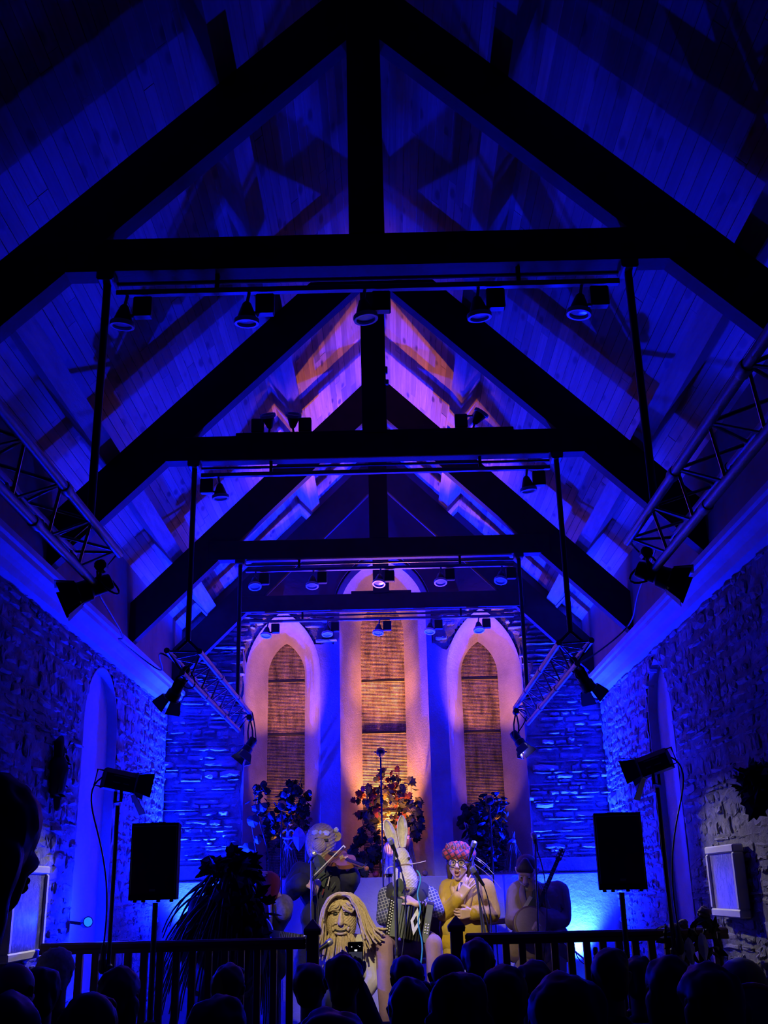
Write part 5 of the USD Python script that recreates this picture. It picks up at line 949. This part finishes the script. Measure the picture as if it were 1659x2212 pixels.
# --- hooded guitarist at the left
Y = 8.9
J = stand_joints(at(560, 2030, Y)); J['chest'] = at(568, 1972, Y); J['neck'] = at(574, 1945, Y - .05); J['sh'] = [at(530, 1955, Y), at(612, 1955, Y)]; J['el'] = [at(522, 1960, Y - .16), at(613, 1965, Y - .14)]; J['wr'] = [at(548, 1922, Y - .12), at(598, 1930, Y - .06)]
t = thing('person', 'guitarist with a dark red hood over the face, both hands raised to it', 'person', (J['hip'][0], Y, SZ)); hc = at(578, 1925, Y - .06)
J['el'] = [at(512, 1978, Y - .12), at(612, 1972, Y - .12)]
body = upper(J) + arms(J) + lower_body(J) + [bone(J['neck'], hc, .055, .06), ball(hc, (.078, .09, .105))] + hand(J['wr'][0], (.25, -.2, .9), (.8, .2, 0), 1, .6) + hand(J['wr'][1], (-.35, -.2, .85), (-.8, .3, 0), -1, .5)
obj('body', fuse(body, .012, 5), M['skin'], t, smooth=True); dress(t, 'jacket', coat(J, .2, .2, 1.0), 'shirtblack', .02, 6, .01)
for s_ in (0, 1): dress(t, 'sleeve', sleeve(J, s_, 1.1, .42, 1.3), 'sleevegrey', .016, 6, .012, 5)
dress(t, 'trousers', lower_body(J, 1.15), 'shirtblack', .02, 5, 0); shoes(t, J)
dress(t, 'hood', [m3.Manifold.batch_hull([ball(hc + (0, 0, .05), .105), ball(hc + (0, -.02, -.05), .085), ball(hc + (.0, -.06, -.13), .035)])], 'redhood', .014, 8, .008, 6)
obj('braid', tube(smoothpath([hc + (.03, -.10, -.10), hc + (.04, -.12, -.22), hc + (.03, -.13, -.34)], 14), .014, 7), M['wickerpale'], t, smooth=True)
guitar('dark guitar hanging in front of the red-hooded guitarist', at(535, 2008, Y - .20), (.975, -.10, -.16), (0, -1, .15), L=.40, w=.30, neck=.24, mt='black')

# --- costumed figure in a raffia cloak and leafy headdress, seen from behind
Y = 7.95; b = at(482, 2010, Y); bx = b[0]; M['raffia'] = mat('dark_raffia', (.030, .026, .022), .8, .5, 20); M['raffialight'] = mat('brown_raffia', (.10, .07, .05), .8, .4, 20)
J = stand_joints((bx, Y, 1.16)); J['chest'] = np.array([bx + .02, Y, 1.46]); J['neck'] = np.array([bx + .03, Y, 1.60]); J['sh'] = [np.array([bx - .17, Y, 1.50]), np.array([bx + .21, Y, 1.50])]; J['el'] = [np.array([bx - .24, Y - .02, 1.26]), np.array([bx + .27, Y, 1.26])]; J['wr'] = [np.array([bx - .20, Y - .18, 1.10]), np.array([bx + .26, Y - .15, 1.08])]; hc = np.array([bx + .04, Y - .02, 1.70])
t = thing('person', 'dark figure in a raffia cloak with a leafy headdress, by the left railing', 'person', (bx, Y, SZ)); hd, W = head_parts(hc, (.6, .8, 0)); obj('body', fuse(upper(J) + arms(J) + lower_body(J) + [bone(J['neck'], hc - (0, 0, .04), .055, .055)] + hd + hand(J['wr'][0], (.1, -.3, -.9), (.8, .2, 0), 1, .5) + hand(J['wr'][1], (-.1, -.3, -.9), (-.8, .2, 0), -1, .5), .016, 5), M['crowdskin'], t, smooth=True)
dress(t, 'robe', coat(J, .32, .62, 1.05) + sleeve(J, 0) + sleeve(J, 1), 'shirtblack', .025, 6, .012); shoes(t, J); r = random.Random(71)
for i in range(150):
    q = r.uniform(0, 2 * math.pi); z0 = r.uniform(1.35, 1.74); rr = .12 + .10 * (1.74 - z0) / .4; p0 = np.array([bx + .03 + rr * math.cos(q), Y + rr * .8 * math.sin(q), z0]); e = np.array([bx + (rr + .13) * math.cos(q) * 1.2 - .06 + r.uniform(-.05, .05), Y + (rr + .12) * math.sin(q), z0 - r.uniform(.30, .80)])
    obj('raffia_strip', tube(smoothpath([p0, (p0 + e) / 2 + (.03 * math.cos(q), .03 * math.sin(q), .05), e], 7), np.linspace(.010, .004, 7), 5), M['raffia'] if r.random() < .85 else M['raffialight'], t, smooth=True)
ring = [(bx + .04 + .13 * math.cos(q), Y + .12 * math.sin(q), 1.77 + r.uniform(-.03, .05)) for q in np.linspace(0, 6.2, 70)] + blob(40, bx + .05, 1.72, .20, .15, Y, .1, 4); foliage(t, ring, ['lance', 'lobed'], ['leafblack'], (.07, .13), 72)
for (e, w) in (((449, 1920), .01), ((462, 1930), .008), ((518, 1862), .012), ((510, 1890), .012), ((498, 1905), .01)):
    e = at(*e, Y); b_ = np.array([bx + .03, Y, 1.74]); obj('twig', tube(smoothpath([b_, (b_ + e) / 2 + (.01, 0, .02), e], 8), np.linspace(w, w * .4, 8), 6), M['stem'], t, smooth=True); foliage(t, [e + np.array([r.uniform(-.03, .03), 0, r.uniform(-.05, .03)]) for _ in range(7)], ['lance'], ['leafblack'], (.05, .10), 73)
foliage(t, blob(40, bx + .14, 1.44, .18, .20, Y - .18, .06, 5), ['lance', 'lobed'], ['leafblack'], (.08, .13), 76)

# ------------------------------------------------------------------ microphones
def mic(t, tip, base, k=1.0):
    tip, base = np.asarray(tip, float), np.asarray(base, float); d = nz(tip - base); e = tip - d * .17 * k
    obj('grille', lathe(np.array([(.008, .125), (.022, .132), (.026, .15), (.022, .168), (.008, .176)]) * k, 14, e, tip), M['mesh'], t, smooth=40); obj('handle', lathe(np.array([(.010, 0), (.012, .004), (.017, .10), (.020, .13), (.008, .132)]) * k, 12, e, tip), M['black'], t, smooth=40); obj('ring', lathe(np.array([(.018, .126), (.024, .127), (.024, .133), (.018, .134)]) * k, 14, e, tip), M['steel'], t, smooth=40); return e
M['bluesteel'] = mat('stand_steel', (.12, .12, .14), .3, .1, 10, metal=.6)
def mic_stand(label, tip, cl, foot, z0=SZ, boom=None):
    t = thing('microphone_stand', label, 'microphone', (foot[0], foot[1], z0), group='microphones on the stage'); e = mic(t, tip, cl)
    obj('pole', tube([(foot[0], foot[1], z0 + .02), (foot[0], foot[1], z0 + .75)], .011, 8), M['bluesteel'], t, smooth=40)
    top = boom if boom is not None else cl; obj('upper_pole', tube([(foot[0], foot[1], z0 + .70), top], .008, 8), M['bluesteel'], t, smooth=40)
    if boom is not None: obj('boom', tube([boom, cl], .007, 8), M['bluesteel'], t, smooth=40)
    obj('clip', tube([cl, e + nz(np.asarray(tip) - e) * .05], .012, 8), M['black'], t); obj('clutch', lathe([(.011, -.03), (.017, -.02), (.017, .02), (.011, .03)], 10, (foot[0], foot[1], z0 + .74), (foot[0], foot[1], 9)), M['black'], t, smooth=40)
    for i in range(3): q = .5 + i * 2 * math.pi / 3; obj('foot', tube([(foot[0], foot[1], z0 + .05), (foot[0] + .26 * math.cos(q), foot[1] + .26 * math.sin(q), z0 + .012)], .009, 6), M['black'], t)
    cb = smoothpath([e, e + (.03, .02, -.10), (foot[0] + .022, foot[1] - .012, z0 + .6), (foot[0] - .015, foot[1] - .015, z0 + .3), (foot[0] + .05, foot[1] - .05, z0 + .01)], 24); obj('cable', tube(cb, .0045, 5), M['black'], t, smooth=True)
mic_stand('microphone on a straight stand in front of the fiddler', at(680, 1841, 8.75), at(672, 1856, 8.85), at(674, 2000, 8.85))
mic_stand('microphone on a stand beside the hare mask', at(842, 1812, 8.7), at(851, 1834, 8.75), at(855, 2000, 8.8))
mic_stand('upper microphone to the right of the singer in yellow', at(1025, 1818, 8.95), at(1018, 1842, 9.0), at(1052, 2000, 9.0), boom=at(1020, 1850, 9.0))
mic_stand('lower microphone in front of the mouth of the singer in yellow', at(1019, 1873, 8.7), at(1030, 1890, 8.72), at(1044, 2000, 8.75))
mic_stand('tall dark microphone stand in front of the man in brown', at(1152, 1800, 8.8), at(1156, 1818, 8.85), at(1160, 2000, 8.85))
mic_stand('low microphone pointing at the rope mask', at(717, 2032, 8.45), at(697, 2046, 8.42), at(680, 2085, 8.40))
mic_stand('low boom microphone behind the right railing', at(1200, 2030, 8.6), at(1216, 2034, 8.55), at(1290, 2100, 8.2), boom=at(1284, 2090, 8.2))
p0, p1 = at(900, 1880, 8.82), at(909, 2084, 8.72); M['bluecable'] = mat('blue_cable', (.03, .28, .55), .5, .1, 10)
obj('microphone_cable', tube(smoothpath([p0, at(908, 1905, 8.80), at(902, 1935, 8.76), at(908, 1960, 8.74), at(904, 1985, 8.72), at(912, 2040, 8.72), p1, (p1[0], p1[1], .9), (p1[0] + .05, p1[1], SZ + .01)], 60), .0065, 6), M['bluecable'], smooth=True, label='bright blue cable hanging in front of the accordion', cat='cable')

# ------------------------------------------------------------------ the audience, seen from behind
def audience(px, py, Yd, style, label, turn=0.0, phone=None, lean=0.0):
    top = at(px, py, Yd); hc = top - (0, 0, .118); x, y, z = hc; x = x + lean
    t = thing('person', label, 'person', (x, y, 0), group='audience seen from behind'); hip = np.array([x, y - .03, z - .70]); J = seat_joints(hip, hip[2] + .02, .14, 0.0, -.42); J['chest'] = np.array([x, y, z - .34]); J['neck'] = np.array([x, y, z - .16]); J['sh'] = [np.array([x + s * .165, y, z - .26]) for s in (-1, 1)]; J['el'] = [np.array([x + s * .185, y + .05, z - .52]) for s in (-1, 1)]; J['wr'] = [np.array([x + s * .10, y + .26, z - .60]) for s in (-1, 1)]
    J['kn'] = [np.array([q[0], y + .40, q[2]]) for q in J['kn']]; J['an'] = [np.array([q[0], y + .40, .085]) for q in J['kn']]
    if phone is not None: J['el'][1] = np.array([x + .20, y + .18, z - .40]); J['wr'][1] = np.array(phone) + (.0, -.02, -.10)
    f = (math.sin(turn), math.cos(turn), 0); hd, W = head_parts(hc - (0, 0, .0), f, k=.98)
    hn = hand(J['wr'][0], (.5, .8, -.2), (.2, 0, -.9), -1, .5) + (hand(J['wr'][1], (-.1, .1, 1), (-.3, .9, 0), -1, .45) if phone is not None else hand(J['wr'][1], (-.5, .8, -.2), (-.2, 0, -.9), 1, .5))
    obj('body', fuse(upper(J) + arms(J) + lower_body(J) + [bone(J['neck'] - (0, 0, .03), hc - (0, 0, .04), .056, .056)] + hd + hn, .02, 5), M['crowdskin'], t, smooth=True)
    dress(t, 'jacket', coat(J, .2, .0, 1.02) + sleeve(J, 0) + sleeve(J, 1) + [hullof((J['neck'] + (.05, .0, -.03), .03), (J['neck'] + (-.05, .0, -.03), .03), (J['neck'] + (0, -.04, -.02), .035))], 'crowd', .03, 5, .008, int(px)); dress(t, 'trousers', lower_body(J, 1.15), 'crowd', .03, 5, 0); shoes(t, J, 'shoe', (0, 1))
    if style == 'short': hm = [m3.Manifold.batch_hull([ball(W(0, -.025, .040), .090), ball(W(0, -.055, -.035), .062)]), m3.Manifold.batch_hull([ball(W(-.04, .05, .085), .024), ball(W(.04, .05, .085), .024), ball(W(0, .0, .10), .03)])]
    elif style == 'long': hm = [m3.Manifold.batch_hull([ball(W(0, -.02, .035), .098), ball(W(0, -.06, -.06), .075)]), m3.Manifold.batch_hull([ball(W(-.07, -.04, -.02), .04), ball(W(.07, -.04, -.02), .04), ball(W(.06, -.08, -.24), .035), ball(W(-.06, -.08, -.24), .035)])]
    elif style == 'curly': hm = [m3.Manifold.batch_hull([ball(W(0, -.02, .04), .100), ball(W(0, -.05, -.03), .08)])]
    else: hm = [m3.Manifold.batch_hull([ball(W(-.07, -.03, -.03), .02), ball(W(.07, -.03, -.03), .02), ball(W(0, -.075, -.05), .04), ball(W(0, -.085, .0), .02)])]
    m = fuse(hm, .016, 5); v = np.array(m.vertices); v = v + m.vertex_normals * ((fbm(v * (70 if style == 'curly' else (22, 22, 9)) + px, 3) - .5) * (.030 if style == 'curly' else .040))[:, None]
    obj('hair', trimesh.Trimesh(v, m.faces, process=False), M['hairgrey' if style == 'curly' else 'hairdark'], t, smooth=True)
    c = thing('chair', 'dark chair under the ' + label.replace('audience member', 'person'), 'chair', (x, y - .03, 0), group='chairs of the audience'); sz = hip[2] - .125
    obj('seat', box((x, y - .0, sz - .02), (.42, .42, .04), .01), M['crowd'], c); obj('backrest', box((x, y - .235, sz + .34), (.40, .025, .26), .008), M['crowd'], c)
    for sx in (-1, 1):
        obj('back_leg', tube([(x + sx * .19, y - .235, sz + .46), (x + sx * .19, y - .24, 0)], .012, 6), M['black'], c); obj('leg', tube([(x + sx * .19, y + .18, sz - .02), (x + sx * .19, y + .19, 0)], .012, 6), M['black'], c)
ph = at(768, 2070, 5.62)
A_, B_, C_, D_, E_ = 6.1, 5.3, 4.5, 3.7, 2.9
crowd = [(497, 2085, A_, 'short', 'audience member with short dark hair below the raffia cloak figure'), (470, 2157, D_, 'long', 'near audience member with long dark hair at the lower left of centre'), (742, 2063, B_, 'short', 'audience member holding up a phone in front of the rope mask'),
    (672, 2082, A_, 'short', 'audience member with short hair just left of the phone'), (877, 2067, A_, 'short', 'audience member below the accordion player'), (967, 2053, B_, 'bald', 'balding audience member in front of the singer in yellow'), (1030, 2031, A_, 'short', 'audience member just right of the right newel post'),
    (1086, 2089, C_, 'short', 'audience member below the lower singer microphone'), (1150, 2078, B_, 'short', 'audience member below the banjo player'), (985, 2103, D_, 'long', 'near audience member with long hair below the singer in yellow'), (887, 2116, C_, 'short', 'audience member right of the phone, in a nearer row'),
    (1216, 2107, E_, 'long', 'large near long-haired head at the lower right of centre'), (1314, 2052, B_, 'short', 'audience member left below the right loudspeaker'), (1376, 2066, A_, 'short', 'audience member straight under the right loudspeaker'),
    (1440, 2070, C_, 'long', 'long-haired audience member beside the right lamp stand'), (1524, 2083, D_, 'long', 'large long-haired head at the lower right, by the dark bag'), (126, 2054, A_, 'curly', 'audience member with curly grey hair at the left railing'), (92, 2090, B_, 'short', 'audience member in front of the curly grey head'), (36, 2072, C_, 'bald', 'balding audience member at the far left edge'),
    (24, 2150, E_, 'short', 'near audience member in the lower left corner'), (200, 2150, D_, 'short', 'audience member below the left railing balusters'), (266, 2095, B_, 'long', 'long-haired audience member left of the raffia cloak figure'), (715, 2185, E_, 'long', 'nearest long-haired head at the bottom centre')]
for (px, py, yy, st_, lab) in crowd: audience(px, py, yy, st_, lab, turn=rng.uniform(-.3, .3), phone=ph if 'phone in front' in lab else None)
t = thing('phone', 'black phone held up, its screen showing the stage', 'phone', ph); obj('case', box(ph, (.074, .009, .150), .004), M['black'], t); M['screen'] = emit('phone_screen', (.30, .30, .55), .10); M['screendot'] = emit('phone_screen_spot', (.9, .9, 1.0), 1.2)
obj('screen', box(ph + (0, -.0048, -.014), (.066, .001, .086)), M['screen'], t)
for dx, dz, q in ((-.018, .052, .003), (.014, .056, .002), (.022, .053, .0025), (.002, .036, .008)): obj('screen_icon', box(ph + (dx, -.0052, dz), (q * 1.6, .001, q)), M['screendot'], t)
# big dark head close by at the left edge
audience(-8, 1688, 1.95, 'long', 'very large dark head close to the camera at the left edge', turn=.5, lean=-.30)

# ------------------------------------------------------------------ things at the right: flowers, bag, chair, hanging leaves; ornament at the left
t = thing('flower_arrangement', 'dark roses and leaves tied to the right end of the railing', 'flowers', (2.0, 7.0, .4)); obj('stem', tube([(2.02, 7.0, .4), (2.03, 7.0, 1.30)], .012, 6), M['stem'], t); M['rose'] = mat('dusky_rose', (.16, .10, .10), .8, .3, 30)
for (px, py, rr) in ((1522, 1972, .040), (1476, 1996, .030), (1455, 2003, .028)): obj('rose', lumpy(at(px, py, 6.98), rr, px, (1, 1, .9), .35, 3), M['rose'], t, smooth=True); obj('stem', tube([at(px, py, 6.98), (2.02, 7.0, 1.15)], .004, 5), M['stem'], t)
foliage(t, [at(px, py, 6.95) for px, py in ((1440, 2000), (1450, 2025), (1470, 2020), (1485, 2030), (1500, 2010), (1512, 2030), (1490, 2005), (1530, 2000), (1540, 2020), (1478, 2045), (1520, 2050), (1540, 2045), (1462, 2010), (1536, 1985))] * 2, ['lobed', 'lance'], ['leafdark'], (.07, .13), 91)
for (px, py) in ((1468, 2050), (1490, 2055), (1518, 2045)): p = at(px, py, 6.9); V, f = leaf_mesh('lance', .17, random.Random(px)); obj('long_petal', trimesh.Trimesh(V @ rot_to((.1, 0, -1), (0, -1, .1)).T + p + (0, 0, .08), f, process=False), M['feather'], t)
t = thing('hanging_foliage', 'dark ivy bunch hanging on the right wall above the picture', 'plant', (2.2, 6.3, 2.1)); foliage(t, [(2.14 + .04 * math.sin(i * 3.7), 6.22 + .30 * ((i * 37 % 50) / 50) - .1, 2.18 - .22 * ((i * 61 % 50) / 50) * (1 - .6 * ((i * 37 % 50) / 50))) for i in range(70)], ['lobed'], ['leafdark'], (.07, .12), 92, facing=(-1, -.5, .2)); obj('stem', tube([(2.26, 6.2, 2.3), (2.16, 6.25, 2.1), (2.14, 6.32, 1.95)], .006, 6), M['stem'], t)
t = thing('wall_ornament', 'black ragged hanging ornament on the left stone wall', 'ornament', (-2.22, 7.4, 2.3)); Wl = lambda y, z, d: np.array([-2.245 + d, y, z])
obj('body', fuse([hullof((Wl(7.38, 2.46, .04), .05), (Wl(7.36, 2.40, .05), .07), (Wl(7.40, 2.28, .04), .05)), hullof((Wl(7.42, 2.28, .04), .04), (Wl(7.46, 2.16, .03), .02)), hullof((Wl(7.36, 2.50, .04), .03), (Wl(7.36, 2.58, .04), .035), (Wl(7.40, 2.62, .04), .02)), hullof((Wl(7.47, 2.42, .05), .03), (Wl(7.50, 2.32, .04), .02))], .014, 3), M['blackmatte'], t, smooth=True)
foliage(t, [Wl(7.33 + .16 * ((i * 37 % 41) / 41), 2.24 + .34 * ((i * 17 % 41) / 41), .07) for i in range(16)], ['lance'], ['leafdark'], (.04, .07), 93, facing=(1, -.4, .1))
M['bag'] = mat('bag_nylon', (.02, .02, .022), .5, .2, 20); p = at(1604, 2125, 6.1); t = thing('bag', 'dark rounded bag with small studs at the right wall', 'bag', (p[0], p[1], 0)); obj('body', fuse([hullof((p + (0, 0, 0), .13), (p + (0, .0, -.35), .16), (p + (0, .1, -.35), .16))], .03, 4), M['bag'], t, smooth=True); obj('strap', tube(smoothpath([p + (-.06, -.13, .04), p + (-.10, -.15, -.1), p + (-.10, -.17, -.3)], 10), .014, 6), M['bag'], t, smooth=True)
for dx, dz in ((-.0, -.02), (.05, -.03), (.045, -.12)): q = p + (dx - .01, -.132, dz); obj('stud', lumpy(q, .006, 1, amp=0), M['steel'], t, smooth=True)
obj('base_panel', box(p + (0, .05, -.35 - .16 - .0), (.24, .24, .02), .005), M['bag'], t)
for q in (-.08, .08): obj('pedestal', box((p[0] + q, p[1] + .05, (p[2] - .52) / 2), (.05, .18, p[2] - .52)), M['bag'], t)
M['teal'] = mat('teal_upholstery', (.02, .06, .07), .8, .2, 30); M['redwood'] = mat('red_chair_wood', (.25, .05, .04), .4, .2, 10)
p = at(1632, 2160, 5.5); t = thing('chair', 'empty chair with a red rim and teal back at the lower right edge', 'chair', (p[0], p[1], 0)); rm = [p + (.17 * math.cos(q), .04, -.10 + .16 * math.sin(q)) for q in np.linspace(-.4, math.pi + .4, 20)]
obj('back_rim', tube(rm, .014, 8), M['redwood'], t, smooth=True); obj('back_pad', lathe([(.02, -.012), (.15, -.012), (.155, 0), (.15, .012), (.02, .012)], 28, p + (0, .04, -.10), p + (0, 9, -.10)), M['teal'], t, smooth=40)
obj('seat', box((p[0], p[1] + .25, p[2] - .48), (.40, .40, .05), .015), M['teal'], t)
for sx in (-1, 1): obj('back_leg', tube([p + (sx * .157, .04, -.16), (p[0] + sx * .17, p[1] + .05, 0)], .013, 6), M['redwood'], t); obj('leg', tube([(p[0] + sx * .17, p[1] + .42, p[2] - .48), (p[0] + sx * .17, p[1] + .43, 0)], .013, 6), M['redwood'], t)
print('built')
